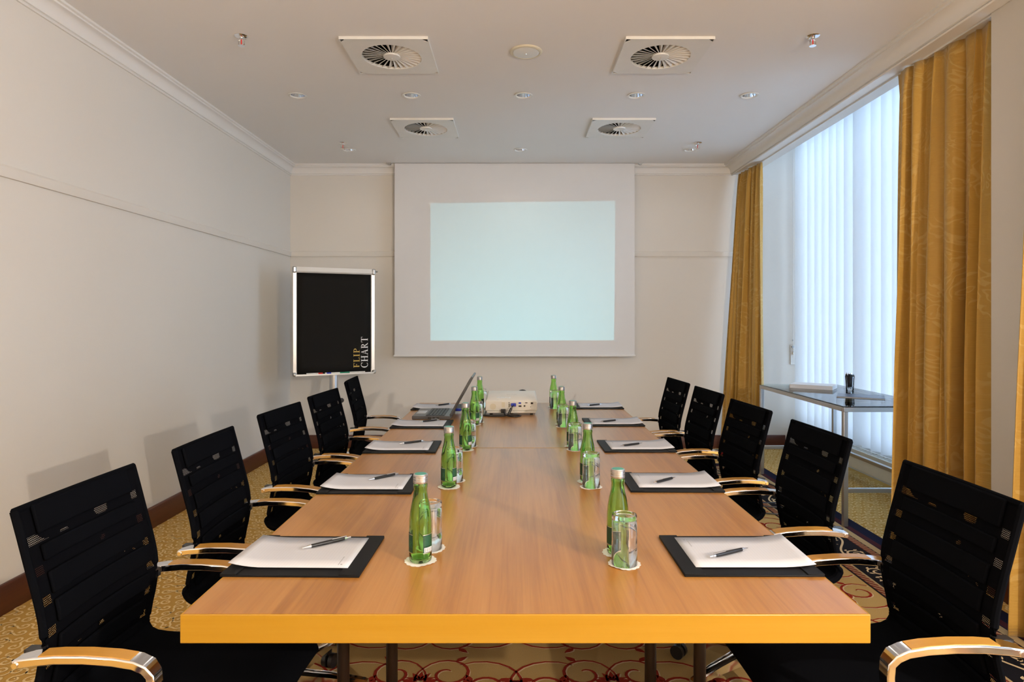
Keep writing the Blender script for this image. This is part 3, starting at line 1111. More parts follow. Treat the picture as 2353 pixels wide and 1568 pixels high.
# wall side, counted from the screen: pad near edge y, bottle y
PADS_W = [4.262, 3.553, 2.90, 2.225, 1.511]
PADS_G = [4.32, 3.625, 2.919, 2.2475, 1.513]
BOT_W = [(-.241, 4.33), (-.236, 3.69), (-.233, 2.98), (-.243, 2.325), (-.2415, 1.616)]
BOT_G = [(.272, 4.43), (.274, 3.70), (.281, 3.06), (.277, 2.40), (.2726, 1.67)]
for side, pads, bots, px, flip in (('plain wall', PADS_W, BOT_W, -.534, 0), ('window', PADS_G, BOT_G, .580, 1)):
    for i in range(5):
        y = pads[i]
        w = f'{ORD[i]} from the screen on the {side} side'
        jx = random.uniform(-.006, .006)
        yaw = R(random.uniform(-1.2, 1.2))
        laptop_pad = (side == 'plain wall' and i == 0)
        put(P_PAD, (px + jx, y + .137, TOP), (math.pi if flip else 0) + yaw, f'black leather desk pad, {w}')
        sx = -1 if flip else 1
        put(P_PAPER, (px + jx - sx * .018, y + .145, TOP), (math.pi if flip else 0) + yaw, f'white ruled note paper, {w}')
        # pen: tip towards the sitter on both sides
        if flip:
            c = (px + jx - .022, y + .120, TOP + .0152)
            a = R(33 + random.uniform(-6, 6))
        else:
            c = (px + jx + .032, y + .196, TOP + .0152)
            a = R(180 + 41 + random.uniform(-6, 6))
        pen = put(P_PEN, c, a, f'black ballpoint pen with silver tip, {w}')
        bx, by = bots[i]
        put(P_DOI, (bx, by, TOP), random.uniform(0, 6), f'white paper doily under the bottle, {w}')
        put(P_BOT, (bx, by, TOP + .0012), R(random.uniform(-8, 8)) + (R(28) if flip else 0), f'green glass water bottle, {w}')
        gx, gy = (bx + .004, by - .0765) if flip else (bx + .013, by + .086)
        put(P_DOI, (gx, gy, TOP + .0004), random.uniform(0, 6), f'white paper doily under the tumbler, {w}')
        put(P_GLS, (gx, gy, TOP + .0012), 0, f'clear upturned tumbler on a doily, {w}')

# ------------------------------------------------------------------ projector
PRX, PRY = -.022, 4.20
pj = empty('projector', (PRX, PRY, TOP))
tag(pj, 'white projector with cables plugged into its back on the conference table', 'projector')
TILT = R(5)
def prj(x, y, z):
    """local projector point, tilted up towards the screen"""
    yy, zz = y + .15, z
    return (x, -.15 + yy * math.cos(TILT) - zz * math.sin(TILT), .012 + yy * math.sin(TILT) + zz * math.cos(TILT))
def prj_box(a, b, taper=0):
    mb = MB()
    mb.span(a, b)
    mb.v = [prj(*v) for v in mb.v]
    return mb
prj_box((-.160, -.148, 0), (.160, .148, .016)).build('lower_case', 'projector_white', pj, bevel=.006)
up = MB()
up.add([(-.166, -.15, .016), (.166, -.15, .016), (.166, .15, .016), (-.166, .15, .016), (-.166, -.15, .080), (.166, -.15, .080), (.166, .15, .080), (-.166, .15, .080),
        (-.158, -.135, .090), (.158, -.135, .090), (.158, .14, .090), (-.158, .14, .090)],
       [(0, 3, 2, 1), (0, 1, 5, 4), (1, 2, 6, 5), (2, 3, 7, 6), (3, 0, 4, 7), (4, 5, 9, 8), (5, 6, 10, 9), (6, 7, 11, 10), (7, 4, 8, 11), (8, 9, 10, 11)])
up.v = [prj(*v) for v in up.v]
upper = up.build('upper_case', 'projector_white', pj, bevel=.004)
prj_box((-.095, -.112, .090), (-.005, -.070, .0912)).build('button_panel', 'white_plastic', upper)
for k in range(6):
    prj_box((-.09 + k * .013, -.106 + (k % 2) * .016, .0912), (-.081 + k * .013, -.098 + (k % 2) * .016, .0924)).build('button', 'white_plastic', upper)
pc = prj_box((-.034, -.1508, .030), (.150, -.1498, .078)).build('port_panel', 'projector_white', pj)
def port(name, x0, x1, z0, z1, mat='port_dark', d=.0025):
    prj_box((x0, -.1508 - d, z0), (x1, -.1508, z1)).build(name, mat, pc)
for z in (.068, .057, .046):
    port('audio_jack', -.018, -.0125, z, z + .0055)
port('video_port', .046, .062, .064, .073, 'vga_blue')
port('video_port', .046, .064, .044, .053)
port('round_jack', .079, .089, .045, .0545)
port('media_port', .088, .103, .068, .0725)
port('network_port', .124, .139, .062, .073)
port('audio_jack', .024, .029, .045, .051, 'red_plastic')
port('audio_jack', .121, .126, .042, .045)
mb = MB()
mb.lathe([(.020, 0), (.020, .0015)], 24)
mb.v = [prj(-.118 + v[0], -.1502 - v[2], .045 + v[1]) for v in mb.v]
mb.build('speaker_grille', 'cream_plastic', pj)
prj_box((-.062, -.1515, .040), (-.042, -.150, .074)).build('vent_panel', 'cream_plastic', pj)
mb = MB()
mb.lathe([(.045, 0), (.045, .012), (.036, .014), (.032, .006)], 28)
mb.v = [prj(.075 + v[0], .146 + v[2], .050 + v[1]) for v in mb.v]
mb.build('lens', 'black_plastic', pj)
for x in (-.13, .13):
    p = prj(x, -.13, 0)
    MB().cyl((p[0], p[1], 0.0), (p[0], p[1], p[2] + .002), .009, 12).build('foot', 'black_plastic', pj)
p = prj(0, .12, 0)
MB().cyl((p[0], p[1], 0.0), (p[0], p[1], p[2] + .002), .010, 12).build('foot', 'black_plastic', pj)
# brand lettering on the lid, read from the sitter's side
tc = bpy.data.curves.new('lettering', 'FONT')
tc.body = 'Panasonic'
tc.size = .018
tc.align_x = 'CENTER'
to = bpy.data.objects.new('tmp', tc)
COL.objects.link(to)
dg = bpy.context.evaluated_depsgraph_get()
me = bpy.data.meshes.new_from_object(to.evaluated_get(dg))
bpy.data.objects.remove(to)
me.materials.clear()
me.materials.append(MATS['grey_print'])
for v in me.vertices:
    v.co = Vector(prj(.0 - v.co.x, .015 - v.co.y * .8, .0904))
lo = bpy.data.objects.new('lettering', me)
COL.objects.link(lo)
lo.parent = upper

# the projector's beam: a spot lamp masked to the picture's outline on the screen
YS = 6.545
corners_px = [(989, 467), (1414, 462), (1411, 782.5), (989, 783)]
LENS = Vector((PRX + .075, PRY + .185, TOP + .10))
def beam():
    l = bpy.data.lights.new('projector_beam', 'SPOT')
    l.energy = 118
    l.color = (0.20, 0.86, 1.0)
    l.spot_size = R(110)
    l.spot_blend = 0.0
    l.shadow_soft_size = 0.004
    l.use_nodes = True
    nt = l.node_tree
    em = nt.nodes['Emission']
    t = nt.nodes.new('ShaderNodeTexCoord')
    s = nt.nodes.new('ShaderNodeSeparateXYZ')
    nt.links.new(t.outputs['Normal'], s.inputs[0])
    a = mth(nt, 'MULTIPLY', mth(nt, 'DIVIDE', s.outputs[0], s.outputs[2]), -1.0)
    b = mth(nt, 'MULTIPLY', mth(nt, 'DIVIDE', s.outputs[1], s.outputs[2]), -1.0)
    pts = []
    for px, py in corners_px:
        X = (px - 1183) * YS / FOCAL_PX
        Z = CAM_H - (py - 733) * YS / FOCAL_PX
        d = Vector((X, YS, Z)) - LENS
        pts.append((d.x / d.y, d.z / d.y))
    cx = sum(p[0] for p in pts) / 4
    cy = sum(p[1] for p in pts) / 4
    mask = None
    for i in range(4):
        (x0, y0), (x1, y1) = pts[i], pts[(i + 1) % 4]
        A, B = -(y1 - y0), (x1 - x0)
        n = math.hypot(A, B)
        A, B = A / n, B / n
        Cc = -(A * x0 + B * y0)
        if A * cx + B * cy + Cc < 0:
            A, B, Cc = -A, -B, -Cc
        v = mth(nt, 'ADD', mth(nt, 'ADD', mth(nt, 'MULTIPLY', a, A), mth(nt, 'MULTIPLY', b, B)), Cc)
        v = mth(nt, 'GREATER_THAN', v, 0.0)
        mask = v if mask is None else mth(nt, 'MULTIPLY', mask, v)
    nt.links.new(mask, em.inputs['Strength'])
    o = bpy.data.objects.new('projector_beam', l)
    COL.objects.link(o)
    o.location = LENS
    o.rotation_euler = (R(90), 0, 0)
beam()

# ------------------------------------------------------------------ laptop
lp = empty('laptop', (-.515, 4.045, TOP - .0037))
tag(lp, 'open dark grey laptop standing on the conference table beside the projector', 'laptop')
MB().span((-.118, -.168, .004), (.118, .168, .026)).build('laptop_base', 'laptop_grey', lp, bevel=.004)
MB().span((-.108, -.060, .026), (-.050, .060, .0266)).build('touchpad', 'aluminium', lp)
kb = MB()
for r in range(6):
    for k in range(15):
        kb.box((-.026 + r * .0195, -.146 + k * .0208, .0275), (.0165, .0178, .003))
tag(kb.build('keyboard', 'key_black', lp), kind='stuff')
LA = math.atan2(.138, .245)
rot = Matrix.Rotation(LA, 3, 'Y')
lid = MB().box(rot @ Vector((0, 0, .140)) + Vector((.116, 0, .024)), (.013, .336, .272), rot=rot).build('lid', 'laptop_grey', lp, bevel=.003)
MB().box(rot @ Vector((-.0069, 0, .142)) + Vector((.116, 0, .024)), (.0012, .310, .235), rot=rot).build('display', 'lcd_off', lid)
for y in (-.11, .11):
    MB().cyl((.116, y - .02, .026), (.116, y + .02, .026), .007, 12).build('hinge', 'black_plastic', lp)
for k, (x0, x1) in enumerate(((-.02, .0), (.01, .024), (.034, .05))):
    MB().span((x0, -.1690, .009), (x1, -.168, .019)).build('side_port', 'port_dark', lp)

# ------------------------------------------------------------------ cables on the table
def smooth_path(pts, n=8):
    P = [Vector(p) for p in pts]
    out = []
    for i in range(len(P) - 1):
        p0, p1, p2, p3 = P[max(i - 1, 0)], P[i], P[i + 1], P[min(i + 2, len(P) - 1)]
        for k in range(n):
            t = k / n
            out.append(0.5 * ((2 * p1) + (p2 - p0) * t + (2 * p0 - 5 * p1 + 4 * p2 - p3) * t * t + (3 * p1 - p0 - 3 * p2 + p3) * t ** 3))
    out.append(P[-1])
    return out
vc = empty('video_cable', (PRX, PRY, TOP))
tag(vc, 'black video cable with blue plugs between laptop and projector', 'cable')
pv = prj(.014, -.168, .061)
mb = MB()
mb.box(pv, (.032, .030, .018))
mb.build('plug', 'vga_blue', vc, bevel=.003)
MB().tube(smooth_path([(pv[0], pv[1] - .015, pv[2]), (pv[0] - .010, pv[1] - .030, pv[2] - .012), (pv[0] - .032, pv[1] - .045, .020), (pv[0] - .06, pv[1] - .04, .005),
                       (-.10, -.215, .005), (-.17, -.19, .005), (-.20, -.10, .005), (-.26, -.05, .006), (-.315, -.04, .016), (-.332, -.04, .021)]), .0036, 8).build('lead', 'black_plastic', vc)
MB().cyl((pv[0] - .014, pv[1] - .034, pv[2] - .017), (pv[0] - .029, pv[1] - .044, .022), .008, 12).build('ferrite', 'black_plastic', vc)
MB().box((-.350, -.04, .021), (.036, .032, .016)).build('plug', 'vga_blue', vc, bevel=.003)
pw = empty('power_cable', (PRX, PRY, TOP))
tag(pw, 'black power lead looping from its plug behind the projector', 'cable')
pp = prj(-.052, -.163, .020)
MB().box((pp[0], pp[1], max(pp[2], .014)), (.030, .024, .024)).build('plug', 'black_plastic', pw, bevel=.003)
MB().tube(smooth_path([(pp[0], pp[1] - .012, pp[2]), (pp[0] + .02, pp[1] - .035, .008), (.02, -.235, .0045), (.06, -.19, .0045), (.03, -.168, .0045), (-.04, -.172, .0045), (-.12, -.178, .0045),
                       (-.168, -.165, .0045), (-.170, -.10, .0045), (-.168, .05, .0045), (-.150, .25, .0045), (-.15, .43, .0045)]), .004, 8).build('lead', 'black_plastic', pw)

# ------------------------------------------------------------------ projection screen
SX0, SX1, SZ0 = -1.247, 1.243, .985
ps = empty('projection_screen', (0, YS, SZ0))
tag(ps, 'wide white projection screen pulled down from the ceiling', 'projection screen')
MB().span((SX0, .0, -.004), (SX1, .003, ZC - SZ0 + .01)).build('screen_cloth', 'screen_cloth', ps)
MB().prism([(-.012, -.018), (.014, -.018), (.017, -.010), (.014, 0), (-.012, 0), (-.016, -.009)], lambda p: (SX0 - .008, p[0], p[1]), lambda p: (SX1 + .008, p[0], p[1])).build('bottom_bar', 'white_plastic', ps)
MB().span((SX0 - .04, -.022, ZC - SZ0 - .004), (SX1 + .04, -.004, ZC - SZ0)).build('ceiling_slot', 'steel', ps)
for x in (SX0 - .055, SX1 + .055):
    MB().prism([(-.03, 0), (.03, 0), (.012, -.022), (-.008, -.022)], lambda p: (x + p[0], -.03, ZC - SZ0 + p[1]), lambda p: (x + p[0], 0.0, ZC - SZ0 + p[1])).build('ceiling_bracket', 'steel', ps)

# ------------------------------------------------------------------ ceiling fittings
def vent_proto():
    t = empty('ceiling_vent')
    tag(t, 'x', 'vent', 'square swirl vents in the ceiling')
    h = .255
    # plate with a round hole
    import bmesh
    N = 40
    V, F = [], []
    for z in (-.016, 0.0):
        for k in range(N):
            a = 2 * math.pi * (k + .5) / N
            V.append((.180 * math.cos(a), .180 * math.sin(a), z))
        for k in range(N):
            a = 2 * math.pi * (k + .5) / N
            m = h / max(abs(math.cos(a)), abs(math.sin(a)))
            V.append((m * math.cos(a), m * math.sin(a), z))
    for k in range(N):
        k2 = (k + 1) % N
        F.append((k, k2, N + k2, N + k))
        F.append((2 * N + k, 2 * N + k2, 3 * N + k2, 3 * N + k))
        F.append((k, k2, 2 * N + k2, 2 * N + k))
    mb = MB().add(V, F)
    # square outer rim
    for a, b in (((-h, -h, -.016), (h, -h + .004, 0)), ((-h, h - .004, -.016), (h, h, 0)), ((-h, -h + .004, -.016), (-h + .004, h - .004, 0)), ((h - .004, -h + .004, -.016), (h, h - .004, 0))):
        mb.span(a, b)
    mb.build('face_plate', 'white_plastic', t, smooth=25)
    MB().lathe([(.187, 0.0), (.187, .16)], 32, caps=False).add([(.187 * math.cos(2 * math.pi * k / 32), .187 * math.sin(2 * math.pi * k / 32), .16) for k in range(32)], [tuple(range(32))]).build('plenum', 'dark_void', t)
    MB().lathe([(.004, -.020), (.050, -.016), (.052, -.010), (.050, -.004)], 28).build('hub', 'white_plastic', t)
    MB().lathe([(.003, -.024), (.005, -.020)], 10).build('hub_screw', 'chrome', t)
    vane = None
    for k in range(28):
        if vane is None:
            mb = MB()
            # blade tilted about its radial axis
            tl = R(-36)
            # folded blade: flat lower lip, steeper upper flank
            V_, F_ = [], []
            for r in (.048, .182):
                w = .008 + .022 * (r - .048) / .134
                for (yy, zz) in ((.50, -.30), (.10, -.16), (-.42, .42)):
                    V_.append((r, yy * w, -.004 + zz * w * 1.15))
            V_ += [(x, y + .0011, z + .0006) for x, y, z in V_]
            for o_ in (0, 6):
                F_ += [(o_ + 0, o_ + 1, o_ + 4, o_ + 3), (o_ + 1, o_ + 2, o_ + 5, o_ + 4)]
            F_ += [(0, 3, 9, 6), (2, 5, 11, 8), (0, 1, 7, 6), (1, 2, 8, 7), (3, 4, 10, 9), (4, 5, 11, 10)]
            mb.add(V_, F_)
            vane = mb.build('vane', 'white_plastic', t, smooth=0)
            o = vane
        else:
            o = vane.copy()
            COL.objects.link(o)
            o.parent = t
        o.rotation_euler.z = 2 * math.pi * k / 28
    return t
V0 = vent_proto()
VL = ['square swirl vent beside the round speaker on the plain wall side', 'square swirl vent beside the round speaker on the window side',
      'square swirl vent close to the screen on the plain wall side', 'square swirl vent close to the screen on the window side']
for i, (x, y) in enumerate(VENTS):
    o = V0 if i == 0 else copy_tree(V0)
    o.location = (x, y, ZC)
    o['label'] = VL[i]

def down_proto():
    t = empty('downlight')
    tag(t, 'x', 'downlight', 'recessed downlights in the ceiling')
    MB().lathe([(.050, -.001), (.066, -.002), (.067, -.006), (.054, -.007), (.048, -.003), (.048, .002)], 32, caps=False).build('trim_ring', 'white_plastic', t)
    MB().lathe([(.049, -.003), (.046, .02), (.041, .045), (.034, .070)], 32, caps=False).build('reflector', 'chrome', t, smooth=60)
    MB().lathe([(.035, .068), (.035, .12), (.006, .12)], 20, caps=False).build('lamp_holder', 'dark_void', t)
    MB().lathe([(.004, .062), (.014, .068), (.018, .078), (.016, .088)], 16).build('bulb', 'white_plastic', t)
    return t
D0 = down_proto()
DL = [f'recessed chrome downlight, {n} of five in the row, counted from the plain wall' for n in ORD] + \
     ['recessed chrome downlight beside the sprinkler on the plain wall side of the screen', 'recessed chrome downlight above the middle of the screen',
      'recessed chrome downlight beside the sprinkler on the window side of the screen']
for i, (x, y) in enumerate(DOWN):
    o = D0 if i == 0 else copy_tree(D0)
    o.location = (x, y, ZC)
    o['label'] = DL[i]
    ll = bpy.data.lights.new('downlight_fill', 'SPOT')  # weak fill spot added under each downlight to even out the room light
    ll.energy = 4.0
    ll.color = (1.0, 0.91, 0.80)
    ll.spot_size = R(150)
    ll.spot_blend = 1.0
    ll.shadow_soft_size = 0.04
    lo_ = bpy.data.objects.new('downlight_fill', ll)
    COL.objects.link(lo_)
    lo_.location = (x, y, ZC - .012)

def sprinkler_proto():
    t = empty('sprinkler')
    tag(t, 'x', 'sprinkler', 'fire sprinklers hanging from the ceiling')
    MB().lathe([(.038, 0), (.038, -.003), (.030, -.009), (.014, -.011)], 24).build('rosette', 'chrome', t)
    MB().lathe([(.012, -.010), (.012, -.024)], 12).build('body', 'chrome', t)
    for s in (-1, 1):
        MB().tube([(s * .010, 0, -.024), (s * .016, 0, -.030), (s * .016, 0, -.050), (s * .006, 0, -.056)], .0028, 6).build('yoke', 'chrome', t)
    MB().cyl((0, 0, -.024), (0, 0, -.053), .0035, 8).build('bulb', 'red_plastic', t)
    mb = MB().lathe([(.004, -.055), (.018, -.056), (.019, -.058), (.004, -.058)], 20)
    mb.build('deflector', 'chrome', t)
    return t
S0 = sprinkler_proto()
SL = ['chrome fire sprinkler over the plain wall side, away from the screen', 'chrome fire sprinkler over the window side, away from the screen',
      'chrome fire sprinkler close to the screen on the plain wall side', 'chrome fire sprinkler close to the screen on the window side']
for i, (x, y) in enumerate(SPRINK):
    o = S0 if i == 0 else copy_tree(S0)
    o.location = (x, y, ZC)
    o['label'] = SL[i]

sp = empty('ceiling_speaker', (.068, 3.81, ZC))
tag(sp, 'round cream loudspeaker set in the ceiling between two vents', 'speaker')
MB().lathe([(.098, 0), (.099, -.004), (.094, -.009), (.082, -.011), (.080, -.007)], 40).build('rim', 'cream_plastic', sp)
MB().lathe([(.080, -.006), (.079, -.010), (.06, -.013), (.002, -.015)], 40).build('grille', 'white_plastic', sp)
MB().lathe([(.005, -.014), (.004, -.018)], 12).build('badge', 'chrome', sp)

# ------------------------------------------------------------------ flip chart
FA = Vector((-2.026, 5.75, 0))
FB = Vector((-1.352, 6.085, 0))
fw = (FB - FA).length
frz = math.atan2(FB.y - FA.y, FB.x - FA.x)
fc = empty('flip_chart', ((FA.x + FB.x) / 2, (FA.y + FB.y) / 2, 0), frz)
tag(fc, 'flip chart easel with a black cover sheet and silver frame in the corner', 'flip chart')
Z0, Z1, H = .845, 1.835, fw / 2
MB().span((-H + .03, .005, Z0 + .01), (H - .03, .018, Z1 - .01)).build('board', 'white_plastic', fc)
for s in (-1, 1):
    MB().prism([(-.014, -.012), (.014, -.014), (.017, 0), (.014, .020), (-.014, .020)], lambda p: (s * (H - .018) + p[0], p[1], Z0 + .02), lambda p: (s * (H - .018) + p[0], p[1], Z1 - .02)).build('side_rail', 'aluminium', fc)
MB().prism([(-.016, Z1 - .052), (-.030, Z1 - .040), (-.022, Z1), (.02, Z1), (.02, Z1 - .052)], lambda p: (-H + .03, p[0], p[1]), lambda p: (H - .03, p[0], p[1])).build('clamp_bar', 'white_plastic', fc)
MB().prism([(-.055, Z0 - .006), (-.055, Z0 + .006), (-.050, Z0 + .006), (-.048, Z0), (.0, Z0), (.0, Z0 + .03), (.02, Z0 + .03), (.02, Z0 - .006)], lambda p: (-H + .02, p[0], p[1]), lambda p: (H - .02, p[0], p[1])).build('pen_tray', 'aluminium', fc)
for sx in (-1, 1):
    MB().prism([(-.034, Z1 - .055), (-.034, Z1 + .004), (.022, Z1 + .004), (.022, Z1 - .055)], lambda p: (sx * (H - .032), p[0], p[1]), lambda p: (sx * (H + .002), p[0], p[1])).build('corner_cap', 'steel', fc, bevel=.01)
    MB().prism([(-.050, Z0 - .010), (-.050, Z0 + .026), (.022, Z0 + .026), (.022, Z0 - .010)], lambda p: (sx * (H - .028), p[0], p[1]), lambda p: (sx * (H + .002), p[0], p[1])).build('corner_cap', 'steel', fc, bevel=.01)
MB().cyl((H, .0, Z1 - .02), (H + .028, .0, Z1 - .02), .008, 10).build('hook_peg', 'steel', fc)
sh = MB()
sw, shh = fw - .075, .935
sz0 = Z1 - .05 - shh + .0
def sheet(u, v):
    lift = .004 + .012 * (1 - v) ** 3 * math.sin(math.pi * min(1, u * 1.2))
    return (-sw / 2 + sw * u, -lift, sz0 + shh * v)
sheet_o = sh.grid(10, 12, sheet).build('cover_sheet', 'chart_sheet', fc, solid=.001)
def lettering(txt, u_base, v0, cap, length, mat):
    _, w = text_mesh(txt, lambda a, b: (0, 0, 0))
    k = length / w
    def fn(a, b):
        # reads upwards: advance along +z, letter tops towards -x
        u = (u_base - b * cap) / sw
        v = (v0 + a * k) / shh
        p = sheet(u, v)
        return (p[0], p[1] - .0012, p[2])
    mb, _ = text_mesh(txt, fn)
    mb.build('lettering', mat, sheet_o, smooth=0)
lettering('FLIP', .570, .045, .058, .187, 'gold_print')
lettering('CHART', .648, .042, .064, .295, 'white_print')
MB().cyl((0, .045, .62), (0, .045, Z0 + .3), .040, 24).build('column_sleeve', 'aluminium', fc)
MB().cyl((0, .045, .06), (0, .045, .62), .030, 24).build('column', 'white_plastic', fc)
MB().cyl((0, .0, .60), (.035, -.045, .60), .010, 12).build('clamp_screw', 'black_plastic', fc)
MB().lathe([(.012, -.02), (.022, -.012), (.022, .012), (.012, .02)], 16, (.05, -.06, .60), Matrix.Rotation(R(90), 3, 'X')).build('clamp_knob', 'black_plastic', fc)
MB().lathe([(.06, .05), (.06, .085), (.035, .10)], 24, (0, .045, 0)).build('base_hub', 'white_plastic', fc)
for k in range(5):
    a = 2 * math.pi * k / 5 + R(196) - frz
    d = Vector((math.cos(a), math.sin(a), 0))
    c0 = Vector((0, .045, .07))
    n = Vector((-d.y, d.x, 0))
    V = []
    for r, w, z, t in ((.04, .032, .068, .03), (.30, .024, .056, .02)):
        for sg, zz in ((-1, 0), (1, 0), (1, t), (-1, t)):
            V.append(Vector((0, .045, 0)) + d * r + n * sg * w + Vector((0, 0, z - t / 2 + zz)))
    lg = MB().add(V, [(0, 1, 2, 3), (7, 6, 5, 4), (0, 4, 5, 1), (1, 5, 6, 2), (2, 6, 7, 3), (3, 7, 4, 0)]).build('base_leg', 'white_plastic', fc, bevel=.006)
    c = Vector((0, .045, .022)) + d * .28
    MB().cyl(c - n * .012, c + n * .012, .022, 14).build('caster', 'black_plastic', lg)
    MB().cyl(c, c + Vector((0, 0, .03)), .007, 8).build('caster_stem', 'steel', lg)

fm = Matrix.Translation(fc.location) @ Matrix.Rotation(frz, 4, 'Z')
for nm, x, capmat, lab in (('red', -.155, 'red_plastic', 'white marker with a red cap on the flip chart tray'), ('blue', -.02, 'vga_blue', 'white marker with a blue cap on the flip chart tray'),
                           ('teal', .07, 'cap_disc', 'teal-capped short marker on the flip chart tray'), ('green', .19, 'green_plastic', 'white marker with a dark green cap on the flip chart tray')):
    mk = empty('marker', fm @ Vector((x, -.036, Z0 + .0095)), frz)
    tag(mk, lab, 'marker', 'markers on the flip chart tray')
    s = -1 if nm in ('red',) else 1
    X = Matrix.Rotation(R(90), 3, 'Y')
    if nm == 'teal':
        MB().lathe([(.008, -.03), (.008, .02)], 12, rot=X).build('barrel', 'green_plastic', mk)
        MB().lathe([(.0085, .02), (.0085, .045)], 12, rot=X).build('cap', 'vga_blue', mk)
    else:
        MB().lathe([(.0078, -.075 if s > 0 else -.105), (.0078, .085 if s > 0 else .0)], 12, rot=X).build('barrel', 'white_plastic', mk)
        c0 = -.078 + .028 if s > 0 else 0.0
        a, b = ((-.105, -.06) if nm == 'green' else (-.06, -.02)) if s > 0 else (0.0, .04)
        MB().lathe([(.0085, a), (.0088, (a + b) / 2), (.0085, b)], 12, rot=X).build('cap', capmat, mk)

# ------------------------------------------------------------------ curtains
def curtain(name, label, t0, t1, b0, b1, ztop, folds, seed, top_amp=.020, bot_amp=.045, nu=150, nv=46):
    rnd = random.Random(seed)
    comps = [(folds, 1.0, rnd.uniform(0, 6)), (folds * 1.73, .45, rnd.uniform(0, 6)), (folds * .47, .6, rnd.uniform(0, 6)), (folds * 2.9, .18, rnd.uniform(0, 6))]
    t0, t1, b0, b1 = Vector(t0), Vector(t1), Vector(b0), Vector(b1)
    def F(u, v):
        s = 0
        for f, a, ph in comps:
            drift = .35 * math.sin(v * 2.2 + ph)
            w = math.sin(2 * math.pi * f * u + ph + drift)
            s += a * (math.copysign(abs(w) ** .75, w))
        return s / 1.6
    def p(u, v):
        e = 1 - v                     # v=0 bottom, 1 top
        ee = e ** .85
        a = t0.lerp(b0, ee)
        b = t1.lerp(b1, ee)
        base = a.lerp(b, u)
        d = (b - a)
        n = Vector((-d.y, d.x)).normalized()
        if n.x > 0:
            n = -n
        amp = top_amp + (bot_amp - top_amp) * min(1, e * 1.6)
        pinch = 1.0
        if e < .06:
            pinch = .55 + .45 * e / .06
        q = base + n * amp * F(u, e) * pinch + d.normalized() * .012 * math.sin(2 * math.pi * folds * 1.3 * u + 4 * e)
        return (q.x, q.y, .012 + (ztop - .012) * v)
    o = MB()
    o.grid(nu, nv, p, lambda u, v: (u * 1.1, v * 2.85))
    o = o.build(name, 'damask', solid=.004, smooth=60)
    tag(o, label, 'curtain', 'gold damask curtains on the window side')
    return o
curtain('curtain', 'gold damask curtain hanging beside the projection screen wall', (2.335, 6.585), (2.375, 6.05), (2.13, 6.50), (2.325, 5.90), 2.868, 6, 1, .028, .048)
curtain('curtain', 'broad gold damask curtain in front of the wall pier, past the glass table', (2.355, 3.90), (2.425, 3.16), (2.175, 3.68), (2.41, 3.17), 2.868, 6, 5, .030, .060)
curtain('curtain', 'gold damask curtain past the wall pier, behind the chair fifth from the screen', (2.36, 2.86), (2.38, 2.10), (2.14, 2.68), (2.22, 2.02), 2.868, 7, 9, .022, .045)

# ------------------------------------------------------------------ vertical blinds
def blind(y0, y1, label, seed, turn=46):
    rnd = random.Random(seed)
    XB = 2.975
    t = empty('vertical_blind', (XB, (y0 + y1) / 2, 0))
    tag(t, label, 'blind', 'white vertical blinds at the windows')
    MB().span((-.022, y0 - (y0 + y1) / 2, ZN - .045), (.022, y1 - (y0 + y1) / 2, ZN)).build('head_rail', 'white_plastic', t)
    w = .160
    mb = MB()
    def p(u, v):
        a = (u - .5) * 2
        return (.008 * (1 - a * a), a * w / 2, .275 + (ZN - .045 - .275) * v)
    mb.grid(6, 1, p)
    first = None
    n = int((y1 - y0 - .05) / .140)
    chain = []
    for k in range(n):
        y = y1 - .085 - k * .140 - (y0 + y1) / 2
        if first is None:
            first = mb.build('slat', 'blind_cloth', t, smooth=60)
            o = first
        else:
            o = first.copy()
            COL.objects.link(o)
            o.parent = t
        o.location = (rnd.uniform(-.004, .004), y, 0)
        o.rotation_euler.z = R(turn + rnd.uniform(-5, 5))
        chain.append((.0, y, .268 + .012 * (k % 2)))
    MB().tube(chain, .0016, 5).build('link_chain', 'white_plastic', t)
    return t
blind(3.16, 6.60, 'white vertical slat blind closed over the window by the glass table', 4)
blind(-.45, 2.70, 'white vertical slat blind at the window past the wall pier', 6, 50)  # out of view; slats set partly open to let in more daylight

# cord holder on the niche wall
cl = empty('cord_holder', (2.925, YB, .88))
tag(cl, 'small white cord holder plate with pull cords on the wall beside the blind', 'cord holder')
MB().span((-.028, -.010, 0), (.022, 0, .205)).build('plate', 'white_plastic', cl, bevel=.002)
MB().cyl((-.008, -.008, .185), (-.008, -.028, .185), .012, 12).build('knob', 'steel', cl)
MB().cyl((.002, -.008, .12), (.002, -.034, .12), .016, 12).build('winder', 'white_plastic', cl)
MB().tube(smooth_path([(-.008, -.02, 2.36), (-.008, -.02, .24), (-.004, -.022, .19), (.012, -.03, .14), (.014, -.034, .12)], 6), .002, 6).build('cord', 'white_plastic', cl)
MB().tube([(.006, -.02, 2.36), (.006, -.02, .13)], .002, 6).build('cord', 'white_plastic', cl)
MB().lathe([(.004, -.010), (.007, 0), (.004, .012)], 10, (-.008, -.02, .255)).build('cord_bead', 'steel', cl)

